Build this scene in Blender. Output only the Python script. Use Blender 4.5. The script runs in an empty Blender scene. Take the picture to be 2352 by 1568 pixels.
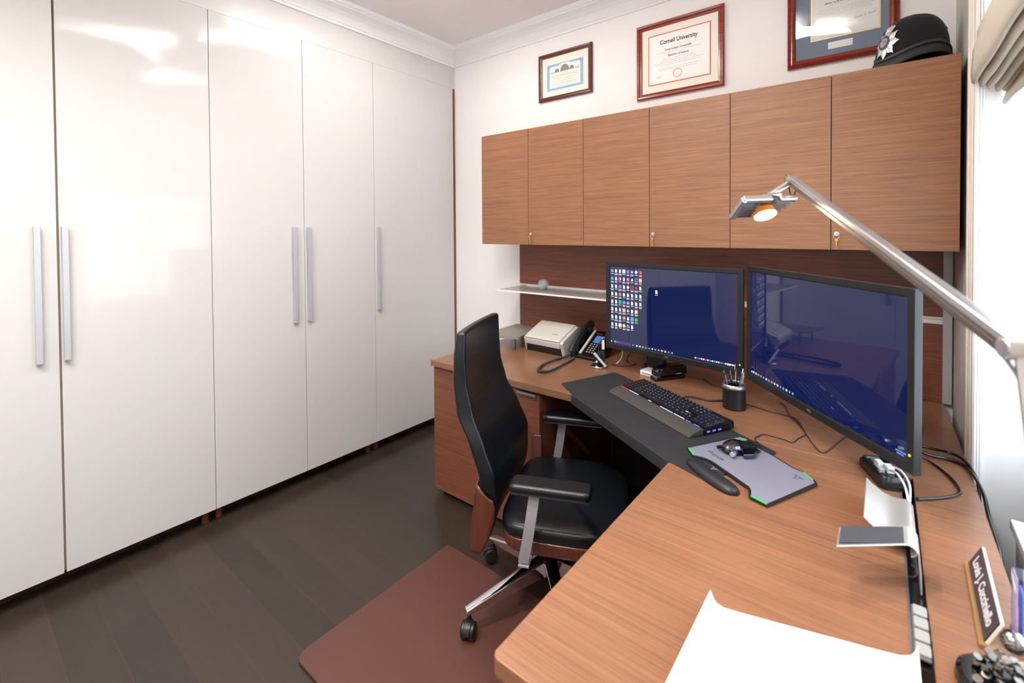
import bpy, bmesh, math, random
from mathutils import Vector, Matrix
random.seed(7)
SC=bpy.context.scene; COL=SC.collection
PI=math.pi
# ------------------------------------------------------------------ materials
def lin(c): return c/12.92 if c<=.04045 else ((c+.055)/1.055)**2.4
def rgb(r,g,b): return (lin(r/255),lin(g/255),lin(b/255),1)
MATS={}
def mat(name,col,rough=.5,metal=0,emit=None,es=0,coat=0,trans=0,ior=1.45,alpha=1,spec=None,bump=None,sheen=0,var=0,vscale=8):
    if name in MATS: return MATS[name]
    m=bpy.data.materials.new(name); m.use_nodes=True; nt=m.node_tree; p=nt.nodes['Principled BSDF']
    p.inputs['Base Color'].default_value=col; p.inputs['Roughness'].default_value=rough; p.inputs['Metallic'].default_value=metal
    p.inputs['IOR'].default_value=ior
    if emit: p.inputs['Emission Color'].default_value=emit; p.inputs['Emission Strength'].default_value=es
    if coat: p.inputs['Coat Weight'].default_value=coat; p.inputs['Coat Roughness'].default_value=.04
    if trans: p.inputs['Transmission Weight'].default_value=trans
    if sheen: p.inputs['Sheen Weight'].default_value=sheen
    if spec is not None: p.inputs['Specular IOR Level'].default_value=spec
    if alpha<1: p.inputs['Alpha'].default_value=alpha
    tc=nt.nodes.new('ShaderNodeTexCoord')
    if var:
        n=nt.nodes.new('ShaderNodeTexNoise'); n.inputs['Scale'].default_value=vscale; n.inputs['Detail'].default_value=4
        r=nt.nodes.new('ShaderNodeMix'); r.data_type='RGBA'
        r.inputs[6].default_value=tuple(c*(1-var) for c in col[:3])+(1,); r.inputs[7].default_value=tuple(min(1,c*(1+var)) for c in col[:3])+(1,)
        nt.links.new(tc.outputs['Object'],n.inputs['Vector']); nt.links.new(n.outputs['Fac'],r.inputs[0]); nt.links.new(r.outputs[2],p.inputs['Base Color'])
    if bump:
        n=nt.nodes.new('ShaderNodeTexNoise'); n.inputs['Scale'].default_value=bump[0]; n.inputs['Detail'].default_value=3
        b=nt.nodes.new('ShaderNodeBump'); b.inputs['Strength'].default_value=bump[1]; b.inputs['Distance'].default_value=.001
        nt.links.new(tc.outputs['Object'],n.inputs['Vector']); nt.links.new(n.outputs['Fac'],b.inputs['Height']); nt.links.new(b.outputs['Normal'],p.inputs['Normal'])
    MATS[name]=m; return m
def wood(name,dark,light,rough=.35,axis='x',fine=1.0,coat=.0,contrast=(.35,.7),crough=.15):
    m=bpy.data.materials.new(name); m.use_nodes=True; nt=m.node_tree; p=nt.nodes['Principled BSDF']; L=nt.links.new
    tc=nt.nodes.new('ShaderNodeTexCoord'); mp=nt.nodes.new('ShaderNodeMapping')
    s={'x':(.9,60,60),'y':(60,.9,60),'z':(60,60,.9)}[axis]; s=tuple(a*fine for a in s)
    mp.inputs['Scale'].default_value=s; L(tc.outputs['Object'],mp.inputs['Vector'])
    n1=nt.nodes.new('ShaderNodeTexNoise'); n1.inputs['Scale'].default_value=1; n1.inputs['Detail'].default_value=6; n1.inputs['Roughness'].default_value=.62; n1.inputs['Distortion'].default_value=.35
    L(mp.outputs['Vector'],n1.inputs['Vector'])
    mp2=nt.nodes.new('ShaderNodeMapping'); mp2.inputs['Scale'].default_value=tuple(a*3.7+.3 for a in s); L(tc.outputs['Object'],mp2.inputs['Vector'])
    n2=nt.nodes.new('ShaderNodeTexNoise'); n2.inputs['Scale'].default_value=1; n2.inputs['Detail'].default_value=3; L(mp2.outputs['Vector'],n2.inputs['Vector'])
    n3=nt.nodes.new('ShaderNodeTexNoise'); n3.inputs['Scale'].default_value=1.6; n3.inputs['Detail'].default_value=2; L(tc.outputs['Object'],n3.inputs['Vector'])
    a=nt.nodes.new('ShaderNodeMath'); a.operation='MULTIPLY_ADD'; a.inputs[1].default_value=.55; L(n2.outputs['Fac'],a.inputs[0]); 
    a1=nt.nodes.new('ShaderNodeMath'); a1.operation='MULTIPLY'; a1.inputs[1].default_value=.45; L(n1.outputs['Fac'],a1.inputs[0]); L(a1.outputs[0],a.inputs[2])
    r=nt.nodes.new('ShaderNodeValToRGB'); r.color_ramp.elements[0].position=contrast[0]; r.color_ramp.elements[0].color=dark; r.color_ramp.elements[1].position=contrast[1]; r.color_ramp.elements[1].color=light
    L(a.outputs[0],r.inputs['Fac'])
    mx=nt.nodes.new('ShaderNodeMix'); mx.data_type='RGBA'; mx.blend_type='MULTIPLY'; mx.inputs[0].default_value=.35
    r3=nt.nodes.new('ShaderNodeMapRange'); r3.inputs[1].default_value=.3; r3.inputs[2].default_value=.7; r3.inputs[3].default_value=.82; r3.inputs[4].default_value=1.1; L(n3.outputs['Fac'],r3.inputs[0])
    L(r.outputs['Color'],mx.inputs[6]); L(r3.outputs[0],mx.inputs[7]); L(mx.outputs[2],p.inputs['Base Color'])
    p.inputs['Roughness'].default_value=rough
    if coat: p.inputs['Coat Weight'].default_value=coat; p.inputs['Coat Roughness'].default_value=crough
    b=nt.nodes.new('ShaderNodeBump'); b.inputs['Strength'].default_value=.12; b.inputs['Distance'].default_value=.0005; L(a.outputs[0],b.inputs['Height']); L(b.outputs['Normal'],p.inputs['Normal'])
    MATS[name]=m; return m
W_DOOR=wood('veneer_door',rgb(98,62,40),rgb(168,114,76),.4,'x',2.2,coat=.45,contrast=(.28,.68),crough=.3)
W_DESK=wood('veneer_desk',rgb(102,68,49),rgb(154,108,79),.3,'x',1.7,coat=.2,contrast=(.26,.7))
W_DESKY=W_DESK
W_PANEL_SHADE=wood('veneer_panel_shaded',rgb(106,58,44),rgb(150,88,68),.4,'x',2.2)  # door veneer with the under-cabinet shade put into a darker, redder tone
W_FACE_SHADE=wood('veneer_pedestal_shaded',rgb(102,58,42),rgb(142,86,63),.4,'x',2)  # same veneer again, its shading mixed into the colour
W_SHELL=wood('chair_shell_wood',rgb(70,32,22),rgb(108,54,36),.28,'z',.8,coat=.4)
W_FRAME1=wood('frame_walnut',rgb(78,34,26),rgb(116,58,44),.3,'x',1)
W_FRAME2=wood('frame_mahogany',rgb(112,30,20),rgb(158,56,36),.25,'x',1,coat=.4)
W_GOLD=wood('oak_base',rgb(126,92,54),rgb(160,122,78),.4,'y',1)
WHITE_LAC=mat('white_lacquer',rgb(208,207,207),.08,coat=.06,spec=.27)
WALLM=mat('wall_paint',rgb(244,243,243),.7,bump=(180,.05))
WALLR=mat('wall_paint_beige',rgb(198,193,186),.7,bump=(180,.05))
CEILM=mat('ceiling_paint',rgb(232,227,225),.8,bump=(140,.04))
TRIMM=mat('trim_paint',rgb(240,241,243),.35)
ALU=mat('brushed_aluminium',rgb(192,194,198),.32,1,bump=(300,.05))
ALUD=mat('satin_steel_dark',rgb(120,120,126),.4,1)
CHROME=mat('polished_chrome',rgb(225,225,228),.07,1)
BLK=mat('black_plastic',rgb(26,26,28),.38)
BLKG=mat('black_gloss',rgb(10,10,12),.12,coat=.4)
BLKM=mat('black_matte',rgb(34,34,36),.75,bump=(400,.2))
BEZ=mat('bezel_plastic',rgb(28,28,30),.42)
LEA=mat('black_leather',rgb(13,16,22),.34,bump=(260,.35),spec=.55)
FELT=mat('black_felt',rgb(17,18,24),.95,sheen=.1,bump=(500,.4))
GREYP=mat('grey_plastic',rgb(176,178,184),.4)
WHITEP=mat('white_plastic',rgb(238,238,240),.35)
SILV=mat('silver_plastic',rgb(206,203,198),.32,.25)
BRASS=mat('brass',rgb(212,170,90),.25,1)
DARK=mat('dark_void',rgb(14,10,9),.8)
MAT_BR=mat('brown_mat_leather',rgb(86,53,46),.42,bump=(220,.2),var=.08,vscale=3)
MAT_BR2=mat('brown_mat_leather_dark',rgb(54,36,30),.45,bump=(220,.2))
LINEN=mat('blind_linen',rgb(196,188,172),.85,bump=(350,.35))
PAPER=mat('paper_white',rgb(246,246,244),.6)
MATBOARD=mat('mat_board_cream',rgb(244,240,228),.8)
def clear_mat(name,tint=(1,1,1,1),rough=.01,ior=1.45,k=1.0):
    m=bpy.data.materials.new(name); m.use_nodes=True; nt=m.node_tree; nt.nodes.clear(); L=nt.links.new
    o=nt.nodes.new('ShaderNodeOutputMaterial'); mx=nt.nodes.new('ShaderNodeMixShader'); t=nt.nodes.new('ShaderNodeBsdfTransparent'); g=nt.nodes.new('ShaderNodeBsdfGlossy'); f=nt.nodes.new('ShaderNodeMath'); f.operation='MULTIPLY_ADD'; f.inputs[1].default_value=.7*k; f.inputs[2].default_value=.04*k*k; lw=nt.nodes.new('ShaderNodeLayerWeight'); pw=nt.nodes.new('ShaderNodeMath'); pw.operation='POWER'; pw.inputs[1].default_value=4; L(lw.outputs['Facing'],pw.inputs[0]); L(pw.outputs[0],f.inputs[0])
    t.inputs['Color'].default_value=tint; g.inputs['Roughness'].default_value=rough; lw.inputs['Blend'].default_value=.5
    L(f.outputs[0],mx.inputs[0]); L(t.outputs[0],mx.inputs[1]); L(g.outputs[0],mx.inputs[2]); L(mx.outputs[0],o.inputs['Surface']); MATS[name]=m; return m
GLASSP=clear_mat('picture_glass')
# ------------------------------------------------------------------ mesh helpers
def BM(): return bmesh.new()
def add_box(bm,x0,x1,y0,y1,z0,z1,M=None,mi=0):
    vs=[bm.verts.new((x,y,z)) for x in (x0,x1) for y in (y0,y1) for z in (z0,z1)]
    fs=[]
    for f in ((0,1,3,2),(4,6,7,5),(0,4,5,1),(2,3,7,6),(0,2,6,4),(1,5,7,3)):
        fc=bm.faces.new([vs[i] for i in f]); fc.material_index=mi; fs.append(fc)
    if M is not None: bmesh.ops.transform(bm,matrix=M,verts=vs)
    return vs
def add_prism(bm,poly,z0,z1,M=None,mi=0):
    n=len(poly)
    a=[bm.verts.new((p[0],p[1],z0)) for p in poly]; b=[bm.verts.new((p[0],p[1],z1)) for p in poly]
    bm.faces.new(a[::-1]).material_index=mi; bm.faces.new(b).material_index=mi
    for i in range(n): bm.faces.new((a[i],a[(i+1)%n],b[(i+1)%n],b[i])).material_index=mi
    if M is not None: bmesh.ops.transform(bm,matrix=M,verts=a+b)
    return a+b
def frame_of(d):
    d=Vector(d).normalized(); u=Vector((0,0,1)) if abs(d.z)<.95 else Vector((1,0,0))
    a=d.cross(u).normalized(); b=a.cross(d).normalized(); return a,b
def add_cyl(bm,p0,p1,r0,r1=None,n=24,caps=True,mi=0):
    r1=r0 if r1 is None else r1; p0=Vector(p0); p1=Vector(p1); a,b=frame_of(p1-p0)
    A=[];Bv=[]
    for i in range(n):
        t=2*PI*i/n; o=a*math.cos(t)+b*math.sin(t); A.append(bm.verts.new(p0+o*r0)); Bv.append(bm.verts.new(p1+o*r1))
    for i in range(n): bm.faces.new((A[i],Bv[i],Bv[(i+1)%n],A[(i+1)%n])).material_index=mi
    if caps: bm.faces.new(A).material_index=mi; bm.faces.new(Bv[::-1]).material_index=mi
    return A+Bv
def add_tube(bm,pts,r,n=10,caps=True,flat=None,mi=0):
    pts=[Vector(p) for p in pts]; rings=[]; prev=None
    for i,p in enumerate(pts):
        d=(pts[min(i+1,len(pts)-1)]-pts[max(i-1,0)]).normalized()
        if prev is None: a,b=frame_of(d)
        else:
            a=(prev-d*prev.dot(d)).normalized(); b=a.cross(d).normalized()
        prev=a; rr=r[i] if isinstance(r,(list,tuple)) else r
        ring=[]
        for k in range(n):
            t=2*PI*k/n; ca,sb=math.cos(t),math.sin(t)
            if flat: ca*=flat[0]; sb*=flat[1]
            ring.append(bm.verts.new(p+(a*ca+b*sb)*rr))
        rings.append(ring)
    for i in range(len(rings)-1):
        for k in range(n): bm.faces.new((rings[i][k],rings[i][(k+1)%n],rings[i+1][(k+1)%n],rings[i+1][k])).material_index=mi
    if caps: bm.faces.new(rings[0][::-1]).material_index=mi; bm.faces.new(rings[-1]).material_index=mi
def smooth_path(pts,k=6):
    P=[Vector(p) for p in pts]; out=[]
    for i in range(len(P)-1):
        p0=P[max(i-1,0)];p1=P[i];p2=P[i+1];p3=P[min(i+2,len(P)-1)]
        for j in range(k):
            t=j/k; out.append(.5*((2*p1)+(-p0+p2)*t+(2*p0-5*p1+4*p2-p3)*t*t+(-p0+3*p1-3*p2+p3)*t**3))
    out.append(P[-1]); return out
def add_lathe(bm,prof,c=(0,0,0),n=40,sx=1,sy=1,mi=0):
    rings=[]
    for r,z in prof:
        if r<1e-6: rings.append([bm.verts.new((c[0],c[1],c[2]+z))])
        else: rings.append([bm.verts.new((c[0]+r*sx*math.cos(2*PI*i/n),c[1]+r*sy*math.sin(2*PI*i/n),c[2]+z)) for i in range(n)])
    for a,b in zip(rings,rings[1:]):
        for i in range(n):
            j=(i+1)%n
            if len(a)==1 and len(b)==1: continue
            if len(a)==1: f=(a[0],b[j],b[i])
            elif len(b)==1: f=(a[i],a[j],b[0])
            else: f=(a[i],a[j],b[j],b[i])
            bm.faces.new(f).material_index=mi
def add_grid(bm,rows,close=False,mi=0):
    V=[[bm.verts.new(p) for p in r] for r in rows]
    for a,b in zip(V,V[1:]):
        m=len(a)
        for i in range(m if close else m-1): bm.faces.new((a[i],a[(i+1)%m],b[(i+1)%m],b[i])).material_index=mi
    return V
def add_sphere(bm,c,r,n=16,sz=1,mi=0):
    add_lathe(bm,[(r*math.sin(PI*i/n),-r*sz*math.cos(PI*i/n)) for i in range(n+1)],c,n*2,mi=mi)
def add_quad(bm,p,mi=0):
    bm.faces.new([bm.verts.new(q) for q in p]).material_index=mi
def obj(name,bm,m,parent=None,smooth=False,bevel=0,seg=2,sub=0,auto=True,solid=0):
    bmesh.ops.recalc_face_normals(bm,faces=bm.faces[:])
    me=bpy.data.meshes.new(name); bm.to_mesh(me); bm.free()
    o=bpy.data.objects.new(name,me); COL.objects.link(o)
    for mm in (m if isinstance(m,(list,tuple)) else [m]): me.materials.append(mm)
    if parent is not None: o.parent=parent
    if solid:
        md=o.modifiers.new('t','SOLIDIFY'); md.thickness=solid; md.offset=0
    if bevel:
        md=o.modifiers.new('b','BEVEL'); md.width=bevel; md.segments=seg; md.limit_method='ANGLE'; md.angle_limit=math.radians(40)
        md.harden_normals=False
    if sub:
        md=o.modifiers.new('s','SUBSURF'); md.levels=sub; md.render_levels=sub
    if smooth or sub:
        for p in me.polygons: p.use_smooth=True
    if bevel and not sub:
        for p in me.polygons: p.use_smooth=True
        md=o.modifiers.new('w','WEIGHTED_NORMAL'); md.keep_sharp=True
    return o
def tag(o,label,cat,group=None):
    o['label']=label; o['category']=cat
    if group: o['group']=group
    return o
def thing(name,label,cat,loc=(0,0,0),rz=0,group=None):
    o=bpy.data.objects.new(name,None); COL.objects.link(o); o.empty_display_size=.05
    o.location=loc; o.rotation_euler=(0,0,rz); return tag(o,label,cat,group)
def struct(name,bm,m,**k):
    o=obj(name,bm,m,**k); o['kind']='structure'; return o
def boxobj(name,dims,m,parent=None,bevel=0,**k):
    bm=BM(); add_box(bm,*dims); return obj(name,bm,m,parent,bevel=bevel,**k)
def dup(root,loc,rz=None,label=None,group=None):
    r=root.copy(); COL.objects.link(r); r.location=loc
    if rz is not None: r.rotation_euler=(0,0,rz)
    if label: r['label']=label
    if group: r['group']=group
    for ch in list(root.children):
        c=ch.copy(); COL.objects.link(c); c.parent=r
        for g in ch.children:
            d=g.copy(); COL.objects.link(d); d.parent=c
    return r
def text_mesh(s,size,extrude=.0003,align='CENTER',squeeze=1,shear=0,bold=0):
    cu=bpy.data.curves.new('t','FONT'); cu.body=s; cu.size=size; cu.extrude=extrude; cu.align_x=align; cu.align_y='CENTER'; cu.resolution_u=3; cu.shear=shear; cu.offset=bold
    o=bpy.data.objects.new('t',cu); COL.objects.link(o); dg=bpy.context.evaluated_depsgraph_get()
    me=bpy.data.meshes.new_from_object(o.evaluated_get(dg)); bpy.data.objects.remove(o); bpy.data.curves.remove(cu)
    if squeeze!=1:
        for v in me.vertices: v.co.x*=squeeze
    return me
def add_text(bm,s,size,M,mi=0,**k):
    me=text_mesh(s,size,**k); me.transform(M)
    n=len(bm.faces); bm.from_mesh(me); bm.faces.ensure_lookup_table()
    for f in bm.faces[n:]: f.material_index=mi
    bpy.data.meshes.remove(me)
def basis(right,up,loc):
    r=Vector(right).normalized(); u=Vector(up).normalized(); n=r.cross(u).normalized(); u=n.cross(r)
    M=Matrix.Identity(4)
    for i in range(3): M[i][0]=r[i];M[i][1]=u[i];M[i][2]=n[i];M[i][3]=loc[i]
    return M
def rounded(x0,x1,y0,y1,r,k=5):
    out=[]
    for cx,cy,a in ((x1-r,y1-r,0),(x0+r,y1-r,PI/2),(x0+r,y0+r,PI),(x1-r,y0+r,1.5*PI)):
        for i in range(k+1): t=a+PI/2*i/k; out.append((cx+r*math.cos(t),cy+r*math.sin(t)))
    return out
# ------------------------------------------------------------------ room constants
XL=-2.607; XR=.22; YB=2.527; ZC=2.81; Y0=-1.7; ZD=.74
# floor planks
def floor_mat():
    m=bpy.data.materials.new('dark_plank_floor'); m.use_nodes=True; nt=m.node_tree; L=nt.links.new; p=nt.nodes['Principled BSDF']
    tc=nt.nodes.new('ShaderNodeTexCoord'); br=nt.nodes.new('ShaderNodeTexBrick'); br.inputs['Scale'].default_value=1
    br.inputs['Brick Width'].default_value=1.1; br.inputs['Row Height'].default_value=.13; br.inputs['Mortar Size'].default_value=.001
    br.inputs['Color1'].default_value=rgb(48,40,35); br.inputs['Color2'].default_value=rgb(58,48,41); br.inputs['Mortar'].default_value=rgb(66,54,46); br.offset=.37; br.inputs['Bias'].default_value=0
    L(tc.outputs['Object'],br.inputs['Vector'])
    mp=nt.nodes.new('ShaderNodeMapping'); mp.inputs['Scale'].default_value=(3,40,1); L(tc.outputs['Object'],mp.inputs['Vector'])
    n=nt.nodes.new('ShaderNodeTexNoise'); n.inputs['Scale'].default_value=1; n.inputs['Detail'].default_value=5; L(mp.outputs['Vector'],n.inputs['Vector'])
    mr=nt.nodes.new('ShaderNodeMapRange'); mr.inputs[3].default_value=.75; mr.inputs[4].default_value=1.2; L(n.outputs['Fac'],mr.inputs[0])
    mx=nt.nodes.new('ShaderNodeMix'); mx.data_type='RGBA'; mx.blend_type='MULTIPLY'; mx.inputs[0].default_value=1; L(br.outputs['Color'],mx.inputs[6]); L(mr.outputs[0],mx.inputs[7])
    L(mx.outputs[2],p.inputs['Base Color']); p.inputs['Roughness'].default_value=.3
    b=nt.nodes.new('ShaderNodeBump'); b.inputs['Strength'].default_value=.15; b.inputs['Distance'].default_value=.001; L(br.outputs['Fac'],b.inputs['Height']); b.invert=True; L(b.outputs['Normal'],p.inputs['Normal'])
    return m
bm=BM(); add_box(bm,-3.3,.55,Y0-.1,YB+.1,-.08,0); struct('floor',bm,floor_mat())
bm=BM(); add_box(bm,-3.3,.55,Y0-.1,YB+.1,ZC,ZC+.1); struct('ceiling',bm,CEILM)
bm=BM(); add_box(bm,-3.3,.55,YB,YB+.1,0,ZC); struct('wall_back',bm,WALLM)
bm=BM(); add_box(bm,-3.3,.55,Y0-.1,Y0,0,ZC); struct('wall_front',bm,WALLM)
bm=BM(); add_box(bm,-3.3,XL,Y0,YB,2.5334,ZC); add_box(bm,-3.4,-3.3,Y0-.1,YB+.1,0,ZC); struct('wall_left',bm,mat('bulkhead_paint',rgb(209,208,208),.25))
WY0,WY1,WX=.82,1.87,.42   # window recess
bm=BM()
add_box(bm,XR,.55,WY1+.012,YB,0,ZC); add_box(bm,XR,.55,Y0,WY0-.012,0,ZC); add_box(bm,XR,.55,WY0-.012,WY1+.012,2.55,ZC); add_box(bm,WX+.03,.55,WY0-.012,WY1+.012,0,.78)
struct('wall_right',bm,WALLR)
# window 1: casing, jambs, sash, glass
bm=BM()
for (x0,x1,y0,y1) in ((.204,XR,WY1,WY1+.1),(.198,.204,WY1+.078,WY1+.1),(.2,.204,WY1+.045,WY1+.06),(.2,.204,WY1+.012,WY1+.028)):
    add_box(bm,x0,x1,y0,y1,0,2.55)
for (x0,x1,y0,y1) in ((.204,XR,WY0-.1,WY0),(.198,.204,WY0-.1,WY0-.078)): add_box(bm,x0,x1,y0,y1,0,2.55)
add_box(bm,.2,XR,WY0-.1,WY1+.1,2.55,2.65)
struct('trim_4',bm,mat('casing_paint',rgb(228,222,214),.4),bevel=.002)
bm=BM(); add_box(bm,.21,WX+.03,WY1,WY1+.012,0,2.55); add_box(bm,.21,WX+.03,WY0-.012,WY0,0,2.55); add_box(bm,.21,WX+.03,WY0,WY1,2.54,2.55)
for yy in (.004,.014,.024): add_box(bm,.206+yy*.6,.211+yy*.6,WY1-.004,WY1,0,2.54)
struct('trim_5',bm,TRIMM)
wbm=BM()
for (y0,y1,z0,z1) in ((WY0,WY0+.05,.78,2.54),(WY1-.05,WY1,.78,2.54),(WY0,WY1,.78,.84),(WY0,WY1,2.48,2.54),(WY0,WY1,1.62,1.665),(1.33,1.365,.78,2.54)): add_box(wbm,WX-.02,WX+.03,y0,y1,z0,z1)
w1=struct('window_1',wbm,TRIMM,bevel=.003)
gm=clear_mat('window_glass',ior=1.3)
bm=BM(); add_box(bm,WX+.002,WX+.006,WY0+.05,WY1-.05,.84,2.48); g=obj('glass_pane',bm,gm,w1)
# crown moulding
def crown(name,p0,p1,inn,L=1):
    # inn: unit vector into room ; profile (offset from wall, z)
    prof=[(0,2.69),(.012,2.69),(.012,2.704),(.017,2.708),(.022,2.72),(.034,2.744),(.052,2.764),(.072,2.776),(.08,2.778),(.08,2.788),(.088,2.79),(.094,2.797),(.094,2.805),(.1,2.81),(0,2.81)]
    bm=BM(); rows=[]
    for e,(p,q) in enumerate(((p0,1),(p1,-1))):
        rows.append([Vector((p[0]+inn[0]*o+L[e][0]*o,p[1]+inn[1]*o+L[e][1]*o,z)) for o,z in prof])
    add_grid(bm,rows,True); bm.faces.new([v for v in bm.verts][:len(prof)]); bm.faces.new([v for v in bm.verts][len(prof):])
    return struct(name,bm,TRIMM)
crown('trim_1',(XL,Y0),(XL,YB),(1,0),((0,1),(0,-1)))
crown('trim_2',(XL,YB),(XR,YB),(0,-1),((1,0),(-1,0)))
crown('trim_3',(XR,YB),(XR,Y0),(-1,0),((0,-1),(0,1)))
# baseboard right/back
bm=BM(); add_box(bm,XL,XR,YB-.012,YB,0,.1); struct('baseboard_back',bm,TRIMM)
# radiator cover in the recess
t=thing('radiator_cover','white radiator cover standing in the window recess beside the desk','radiator cover',(.345,1.34,0))
boxobj('top',(-.085,.07,-.38,.38,.665,.69),WHITEP,t,bevel=.004)
bm=BM(); add_box(bm,-.075,.065,-.37,.37,0.0,.665); obj('casing',bm,mat('radiator_paint',rgb(214,216,220),.4),t,bevel=.003)
# ------------------------------------------------------------------ wardrobes
CARC=mat('wardrobe_carcass',rgb(204,186,172),.5)
def wardrobe(y0,y1,doors,label):
    t=thing('wardrobe',label,'wardrobe',(XL-.3,(y0+y1)/2,0),0,'white wardrobes along the wall'); oy=(y0+y1)/2; ox=XL-.3
    boxobj('carcass',(-.3+.02,.3-.023,y0-oy+.001,y1-oy-.001,.07,2.53),CARC,t)
    boxobj('plinth',(-.27,.2,y0-oy+.002,y1-oy-.002,0.0,.069),mat('plinth_dark',rgb(60,34,26),.5),t)
    for (a,b,hy) in doors:
        d=boxobj('door',(.3-.022,.3,a-oy+.0012,b-oy-.0012,.07,2.533),WHITE_LAC,t,bevel=.0012)
        if hy is not None:
            bm=BM(); h=hy-oy; x0=.3
            add_prism(bm,[(x0,.935),(x0+.024,.935),(x0+.024,1.473),(x0,1.473),(x0,1.33),(x0+.012,1.325),(x0+.012,1.085),(x0,1.08)],-.0095,.0095,
                Matrix(((1,0,0,0),(0,0,1,h),(0,1,0,0),(0,0,0,1))))
            obj('handle',bm,mat('handle_alu',rgb(196,199,206),.4,.35),d,bevel=.001)
    for yy in (y0+.03,y1-.03):
        bm=BM(); add_cyl(bm,(.24,yy-oy,0),(.24,yy-oy,.07),.016); obj('foot',bm,mat('foot_wood',rgb(120,62,44),.4),t,smooth=False)
    return t
wardrobe(-.14,.87,[(-.14,.3262,.268),(.3308,.87,.347)],'white glossy two-door wardrobe with a wider gap between its two handles, left of frame')
wardrobe(.87,1.801,[(.87,1.3363,1.2745),(1.3363,1.801,1.3575)],'white glossy two-door wardrobe in the middle of the row with two handles side by side')
wardrobe(1.801,2.515,[(1.801,2.510,1.825)],'white glossy wardrobe with one wide door and one handle, in the room corner')
wardrobe(-1.15,-.14,[(-1.15,-.645,None),(-.645,-.14,None)],'white glossy wardrobe nearest the camera, mostly beyond the left frame edge')
bm=BM(); add_box(bm,XL-.02,XL+.004,2.512,2.5268,0.0,2.53); tag(obj('filler_strip',bm,wood('filler_wood',rgb(110,66,46),rgb(150,96,70),.4,'z')),'narrow brown wooden filler strip between the wardrobe and the back wall','panel')
# ------------------------------------------------------------------ wall cabinets
CY=2.167; CZ0,CZ1=1.3615,2.035
cx=[-1.9976+i*(.2039+1.9976)/6 for i in range(7)]
LOCK=mat('lock_nickel',rgb(215,215,220),.2,1)
for i,(pos) in enumerate(('brown two-door wall cabinet furthest left, above the glass paperweight','brown two-door wall cabinet in the middle, above the left monitor','brown two-door wall cabinet on the right with the police helmet on top')):
    a,b,c=cx[2*i],cx[2*i+1],cx[2*i+2]
    t=thing('wall_cabinet',pos,'cabinet',((a+c)/2,CY,CZ0),0,'brown wall cabinets above the desk'); ox=(a+c)/2
    bm=BM(); add_box(bm,a-ox+.0005,c-ox-.0005,.02,YB-CY-.001,.003,CZ1-CZ0); obj('body',bm,W_DOOR,t)
    for k,(p,q) in enumerate(((a,b),(b,c))):
        d=boxobj('door',(p-ox+.0013,q-ox-.0013,0,.0185,0,CZ1-CZ0),W_DOOR,t,bevel=.0008)
        if k==1:
            bm=BM(); lx=p-ox+.019; add_cyl(bm,(lx,-.005,.062),(lx,.002,.062),.0085); add_cyl(bm,(lx,-.008,.062),(lx,-.005,.062),.0055); obj('lock',bm,LOCK,d)
    kx=b+.019
    kt=thing('hanging_key',('brass key on a small ring hanging from the cabinet lock '+['above the glass paperweight','above the left monitor','right of the lamp head'][i]),'key',(kx,CY-.012,CZ0+.058),0,'keys in the wall cabinet locks')
    bm=BM(); add_tube(bm,[(.009*math.cos(s*PI/8),-.001,-.006+.009*math.sin(s*PI/8)) for s in range(17)],.0009,6,False); obj('key_ring',bm,LOCK,kt,smooth=True)
    bm=BM(); add_lathe(bm,[(0,0),(.006,.0),(.006,.002),(0,.002)],n=16); 
    bmesh.ops.transform(bm,matrix=Matrix.Translation((0,-.001,-.020))@Matrix.Rotation(PI/2,4,'X'),verts=bm.verts[:])
    add_box(bm,-.0016,.0016,-.0025,-.0005,-.052,-.024); add_box(bm,.0,.004,-.0025,-.0005,-.05,-.046); add_box(bm,.0,.0035,-.0025,-.0005,-.044,-.041); obj('key_blade',bm,BRASS,kt)
# ------------------------------------------------------------------ back panel with rails and shelf
t=thing('back_panel','wood back panel, toned dark reddish for shade, between the desk and the wall cabinets','panel',(0,YB,ZD))
bm=BM(); add_box(bm,-1.962,.187,-.022,-.001,.001,.317); add_box(bm,-1.962,.187,-.022,-.001,.345,CZ0-ZD-.001); obj('panel',bm,W_PANEL_SHADE,t)
bm=BM(); add_box(bm,-1.962,.187,-.02,-.001,.317,.345); add_box(bm,-1.962,.187,-.026,-.02,.338,.345);add_box(bm,-1.962,.187,-.026,-.02,.317,.323); obj('rail',bm,mat('white_rail',rgb(232,232,236),.3,.2),t)
bm=BM(); add_box(bm,.187,.2145,-.03,-.001,.001,CZ0-ZD-.001); obj('end_strip',bm,mat('grey_rail',rgb(186,186,190),.4,.3),t)
t=thing('glass_shelf','frosted glass shelf on the dark back panel, holding a small glass globe','shelf',(-1.93,2.22,1.068))
sh=mat('frosted_glass_shelf',rgb(196,190,186),.25,trans=.35)
boxobj('shelf_plate',(0,.95,.0,.28,0,.006),sh,t)
boxobj('front_edge',(0,.95,-.004,.0,-.001,.008),mat('shelf_edge',rgb(236,232,228),.3),t)
boxobj('bracket',(.045,.95,.262,.279,-.012,.018),mat('white_rail2',rgb(236,236,240),.3,.2),t)
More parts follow.
